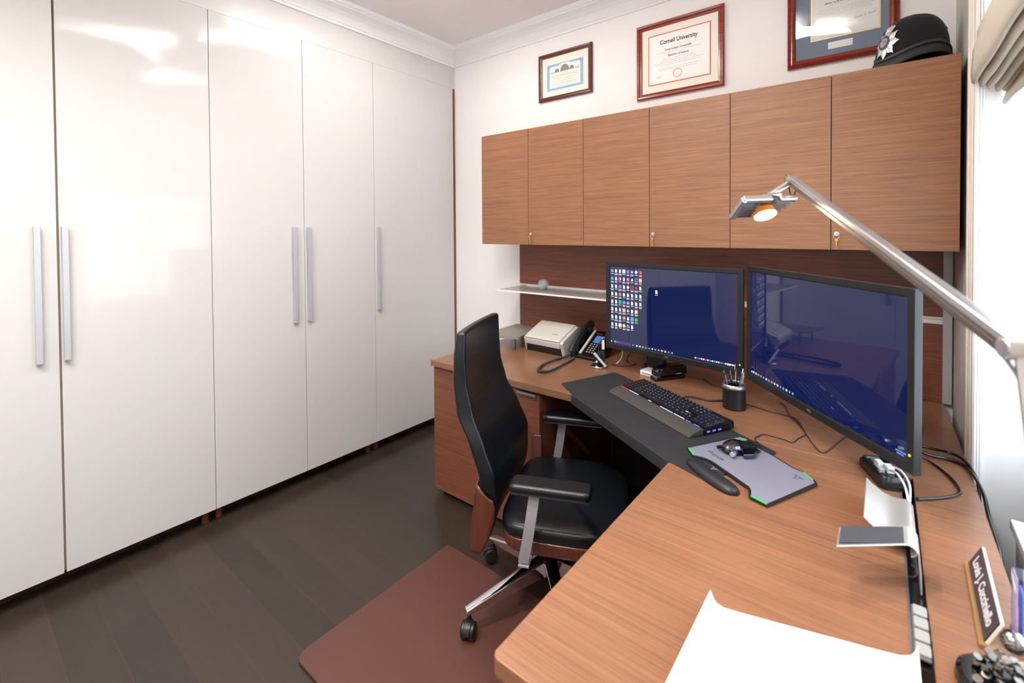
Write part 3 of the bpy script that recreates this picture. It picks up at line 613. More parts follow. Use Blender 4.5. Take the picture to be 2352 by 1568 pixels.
def monitor(label,tl,th,W,zt,zb,desk_offset,stand=True,icons=True):
    c,s=math.cos(th),math.sin(th); ctr=(tl[0]+c*W/2,tl[1]+s*W/2)
    t=thing('computer_monitor',label,'monitor',(ctr[0],ctr[1],ZD+.0006),th,'pair of monitors on the corner desk')
    z0=zb-ZD; z1=zt-ZD; hw=W/2; bs,bt,bb=.022,.022,.027
    bm=BM()
    # bezel ring with inner step
    def ring(o,y): return [Vector((-hw+o*bs,y,z0+o*bb)),Vector((hw-o*bs,y,z0+o*bb)),Vector((hw-o*bs,y,z1-o*bt)),Vector((-hw+o*bs,y,z1-o*bt))]
    rows=[ring(1,.006),ring(.96,.0015),ring(.84,.0),ring(.02,.0),ring(0,.002),ring(0,.02),ring(.25,.024)]
    V=add_grid(bm,rows,True); bm.faces.new(V[-1]); fr=obj('bezel',bm,BEZ,t,bevel=.0012)
    bm=BM(); sx0,sx1,sz0,sz1=-hw+bs,hw-bs,z0+bb,z1-bt
    add_quad(bm,[(sx0,.0052,sz0),(sx1,.0052,sz0),(sx1,.0052,sz1),(sx0,.0052,sz1)],0)
    def q(x,z,w,h,mi): add_quad(bm,[(sx0+x-w/2,.0049,sz1-z-h/2),(sx0+x+w/2,.0049,sz1-z-h/2),(sx0+x+w/2,.0049,sz1-z+h/2),(sx0+x-w/2,.0049,sz1-z+h/2)],mi)
    def poly(x,z,pts,mi): add_quad(bm,[(sx0+x+a,.0049,sz1-z+b) for a,b in pts],mi)
    def disc(x,z,r,mi): poly(x,z,[(r*math.cos(PI*i/7),r*math.sin(PI*i/7)) for i in range(14)],mi)
    H=sz1-sz0; rnd=random.Random(5)
    docp=[(-.0055,-.0085),(.0055,-.0085),(.0055,.0045),(.0015,.0085),(-.0055,.0085)]
    if icons:
        table=['bdtwpbhc','rgkDKaBo','dtpdhAed','tdydudDd','ddGrbddd','ddDobdo','ddDFgsG','DtwyPt']
        for r,row in enumerate(table):
            for k,ch in enumerate(row):
                x=.014+k*.0232; z=.021+r*.0385
                if ch in 'dtDu': poly(x,z,docp,1); 
                if ch=='t': q(x+.003,z-.005,.006,.007,9)
                if ch=='D': q(x-.002,z-.001,.004,.009,0)
                if ch=='w': q(x,z,.017,.018,1)
                if ch=='b': disc(x,z,.008,2); disc(x,z+.002,.004,1)
                if ch=='p': q(x,z,.015,.016,3)
                if ch=='P': disc(x,z,.009,3)
                if ch=='h': poly(x,z,[(0,-.01),(.009,0),(0,.01),(-.009,0)],1)
                if ch=='c': disc(x,z,.009,5); poly(x,z,[(0,0),(.009,-.001),(.004,-.008),(-.002,-.009)],4); disc(x+.003,z+.003,.004,10)
                if ch=='r': disc(x,z,.0085,2)
                if ch=='g': q(x,z,.012,.017,1); q(x,z-.005,.012,.008,4)
                if ch=='k': q(x,z,.015,.018,7); q(x+.002,z,.006,.01,1)
                if ch=='K': q(x,z,.015,.017,7); disc(x,z,.004,1)
                if ch=='a': poly(x,z,[(-.008,-.006),(.008,-.006),(.002,.009)],1)
                if ch=='B': q(x,z,.017,.016,2); q(x,z,.014,.011,0)
                if ch=='o': q(x,z,.017,.019,6); q(x,z,.012,.013,1)
                if ch=='A': q(x,z,.016,.018,5); q(x,z,.013,.014,0); poly(x,z,[(-.005,-.006),(.005,-.003),(0,.006)],5)
                if ch=='e': disc(x,z,.0055,5)
                if ch=='y': disc(x,z,.009,10) if r==7 else q(x,z,.012,.014,6)
                if ch=='G': q(x,z,.015,.017,4) if r==4 else disc(x,z,.0085,4)
                if ch=='F': disc(x,z,.0085,6); disc(x+.001,z+.002,.004,2)
                if ch=='s': q(x,z,.017,.02,2)
                for n in range(2 if (r+k)%3 else 1): q(x,z+.0145+n*.0048,.013+rnd.random()*.006,.0022,1)
        poly(.262,.107,docp,1); q(.262,.1215,.014,.0024,1)
    # task bar
    q(.008,H-.0095,.006,.006,1)
    if icons:
        q(.075,H-.0095,.098,.0135,8); disc(.031,H-.0095,.0045,1); q(.052,H-.0095,.03,.003,2); disc(.135,H-.0095,.004,2)
    x0=.156 if icons else .02
    n=12 if icons else 15
    for k in range(n):
        mi=[1,1,6,4,2,1,2,6,1,1,3,9,1,2,9][k]; x=x0+k*.0168
        (disc(x,H-.0095,.0045,mi) if k%3 else q(x,H-.0095,.008,.008,mi))
    W_=sx1-sx0
    if icons:
        for k in range(18):
            mi=[1,7,2,1,1,7,1,4,1,9,1,1,4,5,1,1,1,1][k]; disc(W_*.715+k*.0094,H-.0095,.0037,mi)
        q(W_-.035,H-.0065,.014,.0022,1); q(W_-.035,H-.0115,.022,.0024,1); q(W_-.012,H-.0095,.007,.007,1)
    else:
        q(W_-.02,H-.0065,.02,.0028,2); q(W_-.018,H-.0125,.03,.003,2); q(.062,.022,.002,.002,1)
    so=obj('screen',bm,SM,t)
    # brand lettering, buttons, led
    bm=BM(); add_text(bm,'NEC',.011,basis((1,0,0),(0,0,1),(.0,-.0004,z0+.0135))); obj('logo',bm,mat('logo_grey',rgb(118,118,122),.4),fr)
    bm=BM(); add_cyl(bm,(hw-.0105,.001,z0+.045),(hw-.0105,-.001,z0+.045),.0032,n=14); obj('power_light',bm,scr_m('led_yellow',(214,226,30),1.3),fr)
    bm=BM(); add_cyl(bm,(hw-.0105,.001,z0+.03),(hw-.0105,-.001,z0+.03),.003,n=12); add_cyl(bm,(hw-.0105,.001,z0+.075),(hw-.0105,-.0006,z0+.075),.0022,n=12); obj('button',bm,BLK,fr)
    # back housing
    bm=BM(); rows=[]
    for (o,y) in ((.012,.022),(.03,.034),(.07,.05),(.12,.056)):
        rows.append([Vector((-hw+o,y,z0+o)),Vector((hw-o,y,z0+o)),Vector((hw-o,y,z1-o)),Vector((-hw+o,y,z1-o))])
    V=add_grid(bm,rows,True); bm.faces.new(V[0]); bm.faces.new(V[-1]); obj('back_housing',bm,BLK,t,bevel=.003)
    return t,z0,z1,hw
m1,z0,z1,hw=monitor('black wide monitor on the left showing desktop icons on a dark blue screen',(-1.117,2.137),math.radians(-8.64),.675,1.281,.845,0)
bm=BM(); add_box(bm,-.175,-.075,.115,.14,.012,.33); obj('stand_column',bm,BLK,m1,bevel=.004)
bm=BM(); add_box(bm,-.17,.0,.055,.106,.2,.34); obj('stand_mount',bm,BLK,m1,bevel=.003)
bm=BM(); add_prism(bm,[(-.125+.10*math.cos(2*PI*i/40),.19+.08*math.sin(2*PI*i/40)) for i in range(40)],0,.012); obj('stand_base',bm,BLK,m1,bevel=.003)
m2,z0,z1,hw=monitor('black wide monitor on the right with an almost empty dark blue screen',(-.421,1.970),math.radians(-49.07),.73,1.300,.860,0,icons=False)
def to_local(root,p):
    a=-root.rotation_euler[2]; dx=p[0]-root.location[0]; dy=p[1]-root.location[1]
    return Vector((dx*math.cos(a)-dy*math.sin(a),dx*math.sin(a)+dy*math.cos(a),p[2]-root.location[2]))
bl=to_local(m2,(.06,2.12,ZD+.0015))
bm=BM(); add_cyl(bm,bl,bl+Vector((0,0,.012)),.05); add_cyl(bm,bl+Vector((0,0,.012)),bl+Vector((0,0,.36)),.017); obj('arm_pole',bm,BLK,m2,bevel=.001)
bm=BM(); add_tube(bm,[bl+Vector((0,0,.32)),(bl.x*.5,.2,.34),(0,.055,.34)],.018,12); add_box(bm,-.06,.06,.05,.062,.28,.40); obj('arm_link',bm,BLK,m2)
# ------------------------------------------------------------------ desk mat
bm=BM(); zt=ZD+.0008
poly=[(-1.159,1.784),(-1.15,1.776),(-1.0465,1.6945),(-.5105,1.3775),(-.398,1.335),(-.385,1.336),(-.372,1.352),(-.270,1.612),(-.262,1.628),(-.266,1.638),(-.276,1.645),(-1.02,2.078),(-1.036,2.082),(-1.046,2.072),(-1.158,1.796)]
add_prism(bm,[(x+.75,y-1.7) for x,y in poly],0,.0026)
dv=Vector((-.5105+1.0465,1.3775-1.6945,0)).normalized(); nv=Vector((dv.y,-dv.x,0))
a0=Vector((-1.0465+.75,1.6945-1.7,0)); b0=Vector((-.5105+.75,1.3775-1.7,0))
rows=[]
for f in range(13):
    p=a0.lerp(b0,f/12); rows.append([p-nv*-.0+Vector((0,0,.0026)),p+nv*-.0+nv*.004+Vector((0,0,.001)),p+nv*.006+Vector((0,0,-.01)),p+nv*.006+Vector((0,0,-.037)),p+nv*.0025+Vector((0,0,-.037)),p+nv*.0025+Vector((0,0,0))])
V=add_grid(bm,rows,True); bm.faces.new(V[0]); bm.faces.new(V[-1])
o=obj('desk_mat',bm,mat('desk_mat_black',rgb(36,37,40),.72,bump=(700,.25)),bevel=.0006); o.location=(-.75,1.7,zt); tag(o,'black fabric desk mat folded over the slanted desk corner edge under the keyboard','desk mat')
ZM=zt+.0026
# ------------------------------------------------------------------ keyboard
kb=thing('keyboard','black mechanical gaming keyboard with lit keys and a wide palm rest on the desk mat','keyboard',(-.93,1.809,ZM+.0005),math.radians(-29.8))
KD=mat('keyboard_deck',rgb(24,24,26),.35,.5); KEYM=mat('keycap_black',rgb(24,24,28),.45)
bm=BM(); rows=[]
for x in (0,.485):
    rows.append([Vector((x,-.004,.001)),Vector((x,-.001,.006)),Vector((x,.02,.0155)),Vector((x,.045,.021)),Vector((x,.0585,.021)),Vector((x,.0585,.002)),Vector((x,.0,.0))])
V=add_grid(bm,rows,True); bm.faces.new(V[0]); bm.faces.new(V[1]); obj('palm_rest',bm,mat('palm_rest_rubber',rgb(62,59,58),.62,bump=(500,.3)),kb,bevel=.0015)
bm=BM(); rows=[]
for x in (-.004,.489):
    rows.append([Vector((x,.0605,.003)),Vector((x,.0605,.017)),Vector((x,.066,.02)),Vector((x,.176,.0305)),Vector((x,.19,.031)),Vector((x,.193,.022)),Vector((x,.193,.004))])
V=add_grid(bm,rows,True); bm.faces.new(V[0]); bm.faces.new(V[1]); obj('case',bm,KD,kb,bevel=.001)
for fx in (.02,.465):
    bm=BM(); add_cyl(bm,(fx,.07,0),(fx,.07,.004),.008,n=12); add_cyl(bm,(fx,.185,0),(fx,.185,.005),.008,n=12); obj('foot',bm,BLK,kb)
LW=emis('legend_white',rgb(200,210,245),1.1); LRr=emis('legend_red',rgb(240,50,60),1.2); LBl=emis('legend_blue',rgb(110,105,255),1.2)
kcache={}
def keymesh(w,d,lm):
    k=(round(w,4),round(d,4),lm.name)
    if k in kcache: return kcache[k]
    bm=BM(); h=.0095; a=w/2-.0006; b=d/2-.0006
    rows=[[Vector((-a,-b,0)),Vector((a,-b,0)),Vector((a,b,0)),Vector((-a,b,0))],[Vector((-a,-b,.003)),Vector((a,-b,.003)),Vector((a,b,.003)),Vector((-a,b,.003))],
          [Vector((-a+.0026,-b+.0026,h)),Vector((a-.0026,-b+.0026,h)),Vector((a-.0026,b-.0014,h)),Vector((-a+.0026,b-.0014,h))]]
    V=add_grid(bm,rows,True); bm.faces.new(V[0][::-1]); bm.faces.new(V[2])
    bmesh.ops.recalc_face_normals(bm,faces=bm.faces[:])
    s=.0016
    for dx,dy,sx,sy in ((0,.0015,s,.0015),):
        add_quad(bm,[(dx-sx,dy-sy,h+.0002),(dx+sx,dy-sy,h+.0002),(dx+sx*.8,dy+sy,h+.0002),(dx-sx,dy+sy*.7,h+.0002)],1)
    me=bpy.data.meshes.new('key'); bm.to_mesh(me); bm.free(); me.materials.append(KEYM); me.materials.append(lm); kcache[k]=me; return me
keys=[]  # (x,row,w,mat)
u=.0182; ry=.0176; X0=.006
def ky(r): return .170-r*ry
rowsdef=[
 [(0,1,1),(2,1,1),(3,1,1),(4,1,1),(5,1,1),(6.5,1,1),(7.5,1,1),(8.5,1,1),(9.5,1,1),(11,1,1),(12,1,1),(13,1,1),(14,1,1)],
 [(i,1,1) for i in range(13)]+[(13,2,1)],
 [(0,1.5,1)]+[(1.5+i,1,1) for i in range(12)]+[(13.5,1.5,1)],
 [(0,1.75,1)]+[(1.75+i,1,1) for i in range(11)]+[(12.75,2.25,1)],
 [(0,2.25,1)]+[(2.25+i,1,1) for i in range(10)]+[(12.25,2.75,1)],
 [(0,1.5,1),(1.5,1,1),(2.5,1.25,1),(3.75,6.5,1),(10.25,1.25,1),(11.5,1,1),(12.5,1,1),(13.5,1.5,1)]]
MX=3.25
for r,row in enumerate(rowsdef):
    for c,w,h in row: keys.append((MX+c,r,w,1,LW))
for r in range(6):
    for c in range(3): keys.append((c,r,1,1,LRr))
NX=MX+15.2
for r in (0,1,2):
    for c in range(3): keys.append((NX+c,r,1,1,LW))
keys.append((NX+1,4,1,1,LW)); keys+= [(NX+c,5,1,1,LW) for c in range(3)]
PX=NX+3.2
for r in (1,2,3,4):
    for c in range(3): keys.append((PX+c,r,1,1,LBl))
keys+=[(PX,5,2,1,LBl),(PX+2,5,1,1,LBl),(PX+3,1,1,1,LBl),(PX+3,2,1,2,LBl),(PX+3,4,1,2,LBl)]
u=.479/(PX+4)
tilt=math.atan2(.0105,.110)
keys.sort(key=lambda k:(k[0]+k[1]*.9),reverse=True)
restbm=BM()
for n,(x,r,w,hh,lm) in enumerate(keys):
    cx_=X0+(x+w/2)*u; cy_=ky(r)-(hh-1)*ry/2-.004; z=.0165+(cy_-.06)*math.tan(tilt)+.0036
    M=Matrix.Translation((cx_,cy_,z))@Matrix.Rotation(tilt,4,'X'); me=keymesh(w*u,ry*hh,lm)
    if n<99:
        o=bpy.data.objects.new('key',me); COL.objects.link(o); o.parent=kb; o.matrix_local=M
    else:
        me2=me.copy(); me2.transform(M); k0=len(restbm.faces); 
        idx={'legend_white':1,'legend_red':2,'legend_blue':3}[lm.name]
        restbm.from_mesh(me2); restbm.faces.ensure_lookup_table()
        for f in restbm.faces[k0:]:
            if f.material_index==1: f.material_index=idx
        bpy.data.meshes.remove(me2)
me=bpy.data.meshes.new('keys'); restbm.to_mesh(me); restbm.free()
for m_ in (KEYM,LW,LRr,LBl): me.materials.append(m_)
o=bpy.data.objects.new('keys',me); COL.objects.link(o); o.parent=kb; o['kind']='stuff'
# front light strips
for (a,b,mi) in ((.006,.058,1),(.064,.124,0),(.19,.206,0),(.262,.33,0),(.338,.392,0),(.402,.424,2),(.44,.466,2)):
    bm=BM(); add_box(bm,a,b,.0575,.0603,.0205,.0225); obj('light_strip',bm,(LW,LRr,LBl)[mi],kb)
bm=BM(); add_box(bm,.334,.372,.105,.1085,.0262,.0272); obj('light_strip',bm,LW,kb)
for a in (.07,.095,.12): bm=BM(); add_box(bm,.489,.4893,a,a+.014,.008,.014); obj('side_light',bm,LBl,kb)
def cable(name,pts,r,m,label,cat='cable',k=6,parent=None):
    p0=Vector(pts[0]); bm=BM(); add_tube(bm,[Vector(p)-p0 for p in smooth_path(pts,k)],r,8)
    o=obj(name,bm,m,parent,smooth=True); o.location=p0
    if parent is None: tag(o,label,cat)
    return o
CAB=mat('cable_dark',rgb(44,42,48),.45)
zc=ZD+.0045
cable('keyboard_cable',[(-.648,1.925,ZD+.012),(-.63,1.95,ZD+.0085),(-.60,1.965,zc),(-.564,1.962,zc),(-.53,1.985,zc),(-.50,2.02,zc)],.0036,CAB,'thick grey keyboard cable running from the keyboard to behind the pen cup')
cable('mouse_cable',[(-.312,1.625,ZD+.018),(-.312,1.64,ZD+.012),(-.318,1.66,ZD+.0085),(-.336,1.69,ZD+.006),(-.329,1.734,ZD+.0025),(-.317,1.756,ZD+.002),(-.26,1.753,ZD+.002),(-.234,1.745,ZD+.002),(-.221,1.794,ZD+.002),(-.208,1.835,ZD+.002),(-.219,1.882,ZD+.002),(-.253,1.972,ZD+.002),(-.295,1.985,ZD+.002),(-.337,1.99,ZD+.002),(-.388,2.006,ZD+.002),(-.46,2.03,ZD+.002)],.0017,CAB,'thin dark mouse cable winding across the desk below the right monitor')
cable('thin_cable',[(-.33,2.12,ZD+.002),(-.302,2.083,ZD+.002),(-.28,2.006,ZD+.002),(-.227,1.898,ZD+.002),(-.175,1.762,ZD+.002),(-.15,1.722,ZD+.002),(-.137,1.742,ZD+.002),(-.105,1.87,ZD+.002),(-.09,1.93,ZD+.002)],.0015,CAB,'thin black cable making a V shape on the desk left of the charging hub')
# ------------------------------------------------------------------ mouse pad
mp=thing('mouse_pad','grey hard mouse pad with green lit corners on the desk mat','mouse pad',(-.32,1.48,ZM+.0006))
pl=[(-.492,1.484),(-.461,1.442),(-.430,1.445),(-.404,1.437),(-.302,1.364),(-.288,1.354),(-.281,1.342),(-.274,1.309),(-.236,1.297),(-.229,1.291),(-.139,1.486),(-.146,1.502),(-.175,1.536),(-.201,1.544),(-.263,1.593),(-.327,1.631),(-.34,1.659),(-.379,1.666),(-.390,1.657)]
PLc=(-.32,1.48)
bm=BM(); add_prism(bm,[(x-PLc[0],y-PLc[1]) for x,y in pl],0,.005); obj('pad_base',bm,BLK,mp,bevel=.0008)
def shrink(pl,d):
    cx_=sum(p[0] for p in pl)/len(pl); cy_=sum(p[1] for p in pl)/len(pl); out=[]
    n=len(pl)
    for i in range(n):
        a=Vector(pl[i-1]);b=Vector(pl[i]);c=Vector(pl[(i+1)%n]); n1=(b-a).normalized(); n2=(c-b).normalized()
        q=Vector((-(n1.y+n2.y),(n1.x+n2.x)))
        if q.length<1e-6:q=Vector((-n1.y,n1.x))
        out.append(tuple(b+q.normalized()*d))
    return out
sign=1
area=sum(pl[i-1][0]*pl[i][1]-pl[i][0]*pl[i-1][1] for i in range(len(pl)))
pin=shrink(pl,.0065 if area>0 else -.0065)
bm=BM(); add_prism(bm,[(x-PLc[0],y-PLc[1]) for x,y in pin],.0048,.0058); ps=obj('pad_surface',bm,mat('pad_grey',rgb(122,122,138),.5,bump=(900,.2)),mp)
GRN=emis('pad_green',rgb(30,215,90),1.0)
bm=BM()
for (i,j) in ((0,1),(7,9),(11,12),(16,17)):
    a=Vector((pl[i][0]-PLc[0],pl[i][1]-PLc[1],.0052)); b=Vector((pl[j][0]-PLc[0],pl[j][1]-PLc[1],.0052)); c=Vector((0.0,0.0,0)); d=(b-a).normalized(); nn=Vector((-d.y,d.x,0)); 
    if (c-a).dot(nn)<0: nn=-nn
    a=a+d*.003+nn*.0035; b=b-d*.003+nn*.0035; add_prism(bm,[(a.x,a.y),(b.x,b.y),((b+nn*.0035).x,(b+nn*.0035).y),((a+nn*.0035).x,(a+nn*.0035).y)],.005,.0066)
obj('green_light',bm,GRN,mp)
bm=BM(); add_text(bm,'Vespula',.022,basis((.82,-.57,0),(.57,.82,0),(-.405-PLc[0],1.487-PLc[1],.0060)),extrude=.0001,shear=.25)
obj('pad_lettering',bm,mat('pad_print',rgb(62,62,72),.6),ps)
def triskel(bm,c,s,z):
    for k in range(3):
        a=math.radians(90+120*k+25); pts=[]
        for r,da in ((.15,-.6),(.45,-.42),(1.0,.0),(.62,.22),(.5,.5),(.2,.6)): pts.append((c[0]+s*r*math.cos(a+da),c[1]+s*r*math.sin(a+da)))
        add_prism(bm,pts,z,z+.0002)
        b=a+1.05; add_prism(bm,[(c[0]+s*.3*math.cos(b-.3),c[1]+s*.3*math.sin(b-.3)),(c[0]+s*.6*math.cos(b),c[1]+s*.6*math.sin(b)),(c[0]+s*.3*math.cos(b+.3),c[1]+s*.3*math.sin(b+.3))],z,z+.0002)
bm=BM(); triskel(bm,(-.187-PLc[0],1.490-PLc[1]),.019,.0058); obj('pad_emblem',bm,mat('pad_print2',rgb(84,86,98),.6),ps)
# wrist rest
wr=thing('wrist_rest','black gel wrist rest along the left edge of the grey mouse pad','wrist rest',(-.372,1.385,ZD+.0005))
c0=Vector((-.455,1.432)); c1=Vector((-.292,1.318)); d=(c1-c0).normalized(); nn=Vector((-d.y,d.x)); L_=(c1-c0).length
bm=BM(); rows=[]
for i in range(25):
    f=i/24; w=.024*(max(0,1-(2*f-1)**6))**.5*(1.0+.12*math.sin(PI*f)); zz=.021*(max(0,1-(2*f-1)**6))**.4
    cc=c0+d*(f*L_)+nn*(-.006*math.sin(PI*f)-.014)
    rows.append([Vector((cc.x+nn.x*w*math.cos(a)+.372,cc.y+nn.y*w*math.cos(a)-1.385,.0005+zz*math.sin(a)**.8)) for a in [PI*k/10 for k in range(11)]])
add_grid(bm,rows); bmesh.ops.remove_doubles(bm,verts=bm.verts[:],dist=.0001); bmesh.ops.holes_fill(bm,edges=bm.edges[:]); obj('cushion',bm,mat('wrist_rest_leather',rgb(30,32,37),.42),wr,smooth=True)
bm=BM(); triskel(bm,(0,0),.013,0); em=obj('emblem',bm,mat('rest_print',rgb(120,118,120),.5),wr); em.location=(-.006,-.012,.0222)
# mouse
ms=thing('computer_mouse','angular chrome and black gaming mouse on the grey mouse pad','mouse',(-.352,1.555,ZM+.0068),math.radians(-132))
# local +x toward palm (rear), front at -x
MC=mat('mouse_chrome',rgb(96,98,108),.12,1); MBK=mat('mouse_black',rgb(22,22,26),.3,.3)
bm=BM(); add_prism(bm,[(-.055,-.022),(-.055,.022),(-.02,.028),(.03,.026),(.05,.012),(.05,-.012),(.03,-.028),(-.02,-.034)],.001,.008); obj('base_plate',bm,MBK,ms,bevel=.001)
bm=BM(); rows=[]
for i in range(11):
    f=i/10; a=f*PI*.5; x=.008+.048*math.sin(a); w=.028*math.cos(a*.92); z=.029*math.cos(a)**.7+.008
    rows.append([Vector((x,w*math.cos(PI*k/10),.008+(z-.008)*math.sin(PI*k/10)**.7)) for k in range(11)])
add_grid(bm,rows); obj('palm_shell',bm,MC,ms,smooth=False,solid=.002)
for (y0,y1,zz) in ((-.024,-.003,.026),(.003,.024,.028)):
    bm=BM(); add_prism(bm,[(-.058,y0*.8),(-.058,y1*.8),(.004,y1),(.004,y0)],.014,zz-.004); vs=bm.verts[:]
    for v in vs:
        if v.co.z>.02 : v.co.z+= (v.co.x+.058)*.14-.004
    obj('mouse_button',bm,MC if y0<0 else MBK,ms,bevel=.0015)
bm=BM(); add_cyl(bm,(-.032,-.004,.024),(-.032,.004,.024),.009,n=20); obj('scroll_wheel',bm,MBK,ms)
bm=BM(); add_prism(bm,[(-.035,.026),(.012,.028),(.022,.05),(-.01,.055),(-.035,.034)],.004,.016); obj('thumb_wing',bm,MC,ms,bevel=.002)
bm=BM(); add_prism(bm,[(-.03,-.028),(.02,-.03),(.01,-.046),(-.03,-.038)],.006,.018); obj('finger_wing',bm,MC,ms,bevel=.002)
bm=BM(); add_cyl(bm,(.038,.03,.011),(.052,.036,.011),.0075,n=16); obj('adjust_knob',bm,mat('knob_white',rgb(220,222,228),.2,.8),ms,bevel=.001)
bm=BM(); add_cyl(bm,(.05,-.02,.01),(.062,-.02,.01),.005,n=12); add_cyl(bm,(.05,0,.012),(.062,0,.012),.004,n=12); obj('rear_screw',bm,MBK,ms)
# ------------------------------------------------------------------ pen cup
pc=thing('pen_cup','round black pen cup with a silver rim standing between the two monitors','pen cup',(-.462,1.955,ZD))
bm=BM(); add_lathe(bm,[(0,.0),(.041,.0),(.0425,.002),(.0425,.082),(.039,.082),(.039,.006),(0,.006)],n=40); obj('cup_body',bm,mat('cup_black',rgb(24,26,30),.35),pc,smooth=False)
bm=BM(); add_lathe(bm,[(.0385,.081),(.0445,.081),(.0455,.086),(.0435,.095),(.040,.0985),(.0375,.095),(.0375,.083),(.0385,.081)],n=40); obj('rim',bm,ALU,pc,smooth=True)
pens=[(-.02,-.005,.148,-.28,.02,'silver ballpoint pen leaning far left in the pen cup',ALU),(-.008,-.014,.132,-.22,-.1,'slim black and silver pen leaning left at the front of the pen cup',BLKG),(-.006,.012,.138,-.05,.05,'short silver pen standing at the back of the pen cup',ALU),
(.004,.0,.165,.0,.0,'tallest silver pen standing upright in the middle of the pen cup',CHROME),(.012,.012,.12,.06,.1,'short black pen in the back right of the pen cup',BLK),(.018,.0,.15,.24,.05,'dark grey pen leaning right in the pen cup',ALUD),(.02,-.01,.14,.17,-.06,'silver capped pen at the front right of the pen cup',ALU)]
cr_=(.788,.616)
for i,(a,b,Ln,ta,tb,lab,m_) in enumerate(pens):
    x=-.462+cr_[0]*a-cr_[1]*b*.8; y=1.955+cr_[1]*a+cr_[0]*b*.8
    o=thing('pen',lab,'pen',(x,y,ZD+.0075),0,'pens in the black cup')
    dx=Vector((cr_[0]*ta-cr_[1]*tb,cr_[1]*ta+cr_[0]*tb,1)).normalized()
    st_=-dx*0.0; 
    off=Vector((-dx.x*.06,-dx.y*.06,0))
    bm=BM(); add_cyl(bm,off+dx*.006,off+dx*(Ln-.02),.0042,n=14); add_cyl(bm,off,off+dx*.006,.0015,.0042,n=14); obj('barrel',bm,m_,o,smooth=False)
    bm=BM(); add_cyl(bm,off+dx*(Ln-.02),off+dx*Ln,.0045,.0038,n=14); 
    A,B_=frame_of(dx); add_tube(bm,[off+dx*(Ln-.003)+A*.005,off+dx*(Ln-.006)+A*.0062,off+dx*(Ln-.045)+A*.0056],.0011,6); obj('cap',bm,CHROME if i!=4 else BLK,o)
# ------------------------------------------------------------------ stapler and white box
sp=thing('stapler','black stapler under the lower edge of the left monitor','stapler',(-.846,2.088,ZD),math.radians(57))
bm=BM(); add_prism(bm,rounded(-.005,.165,-.026,.026,.012),0,.016); obj('stapler_base',bm,BLKG,sp,bevel=.003)
bm=BM(); rows=[]
for x,zt_,w in ((.002,.045,.019),(.012,.056,.024),(.04,.062,.026),(.09,.066,.027),(.15,.066,.027),(.168,.06,.026)):
    rows.append([Vector((x,-w,.022)),Vector((x,-w,zt_-.008)),Vector((x,-w*.75,zt_)),Vector((x,w*.75,zt_)),Vector((x,w,zt_-.008)),Vector((x,w,.022))])
V=add_grid(bm,rows,True); bm.faces.new(V[0]); bm.faces.new(V[-1]); obj('stapler_body',bm,BLKG,sp,bevel=.003,seg=3)
bm=BM(); add_box(bm,.006,.03,-.016,.016,.012,.026); obj('staple_head',bm,CHROME,sp,bevel=.001)
bm=BM(); add_text(bm,'swingline',.009,basis((1,0,0),(0,0,1),(.12,-.0275,.028)),extrude=.0004); obj('lettering',bm,mat('stapler_print',rgb(180,200,200),.4),sp)
bx=thing('white_box','small white plastic box beside the stapler under the left monitor','box',(-.885,2.165,ZD),math.radians(-9))
bm=BM(); add_prism(bm,rounded(-.045,.03,-.038,.04,.008),0,.022); obj('box_body',bm,WHITEP,bx,bevel=.003)
bm=BM(); add_box(bm,-.032,.018,-.0386,-.0378,.008,.013); obj('box_label',bm,INK,bx)
# monitor cables behind
cable('monitor_cable',[(-1.07,2.30,ZD+.004),(-1.05,2.24,ZD+.02),(-1.04,2.23,ZD+.05),(-1.02,2.25,ZD+.09)],.003,CAB,'dark cable rising behind the left monitor stand')
cable('desk_cable',[(-1.12,2.20,ZD+.003),(-1.07,2.20,ZD+.003),(-1.03,2.23,ZD+.003),(-1.02,2.28,ZD+.003)],.0025,CAB,'thin dark cable on the desk between the headset and the left monitor stand')
cable('looped_cable',[(-.66,2.24,ZD+.003),(-.62,2.17,ZD+.010),(-.57,2.15,ZD+.012),(-.53,2.19,ZD+.02),(-.52,2.25,ZD+.04)],.0028,CAB,'dark cable hanging in a loop below the right end of the left monitor')
# ------------------------------------------------------------------ scanner
sc=thing('document_scanner','silver desktop document scanner with a slanted lid beside the phone','scanner',(-1.533,2.19,ZD),math.radians(-2))
bm=BM(); add_box(bm,-.1305,.1185,-.008,.14,0,.0415); obj('scanner_base',bm,BLKG,sc,bevel=.002)
def slab(bm,x0,x1,prof):
    rows=[[Vector((x,y,z)) for y,z in prof] for x in (x0,x1)]; V=add_grid(bm,rows,True); bm.faces.new(V[0]); bm.faces.new(V[1])
bm=BM(); slab(bm,-.13,.118,[(-.022,.042),(-.026,.074),(.02,.092),(.14,.13),(.14,.042)]); obj('front_body',bm,mat('scanner_grey',rgb(196,190,190),.35,.2),sc,bevel=.004,seg=3)
bm=BM(); slab(bm,-.13,.118,[(-.027,.078),(-.024,.088),(.0,.101),(.135,.153),(.15,.150),(.15,.12),(.02,.09)]); lid=obj('lid',bm,mat('scanner_lid',rgb(204,200,192),.35,.1),sc,bevel=.005,seg=3)
bm=BM(); slab(bm,.1195,.142,[(-.004,.0),(-.03,.074),(-.018,.088),(.128,.148),(.152,.14),(.15,0)]); obj('side_panel',bm,SILV,sc,bevel=.004,seg=3)
bm=BM(); slab(bm,-.141,-.1315,[(-.004,.0),(-.024,.074),(-.012,.084),(.128,.142),(.15,.13),(.15,0)]); obj('side_panel',bm,SILV,sc,bevel=.003,seg=3)
n_=Vector((0,-.0522,.135)).normalized(); up_=Vector((0,.933,.359))
bm=BM(); add_text(bm,'ScanSnap',.010,basis((1,0,0),up_,(.055,.022,.1105)),extrude=.0004); obj('lettering',bm,INK,lid)
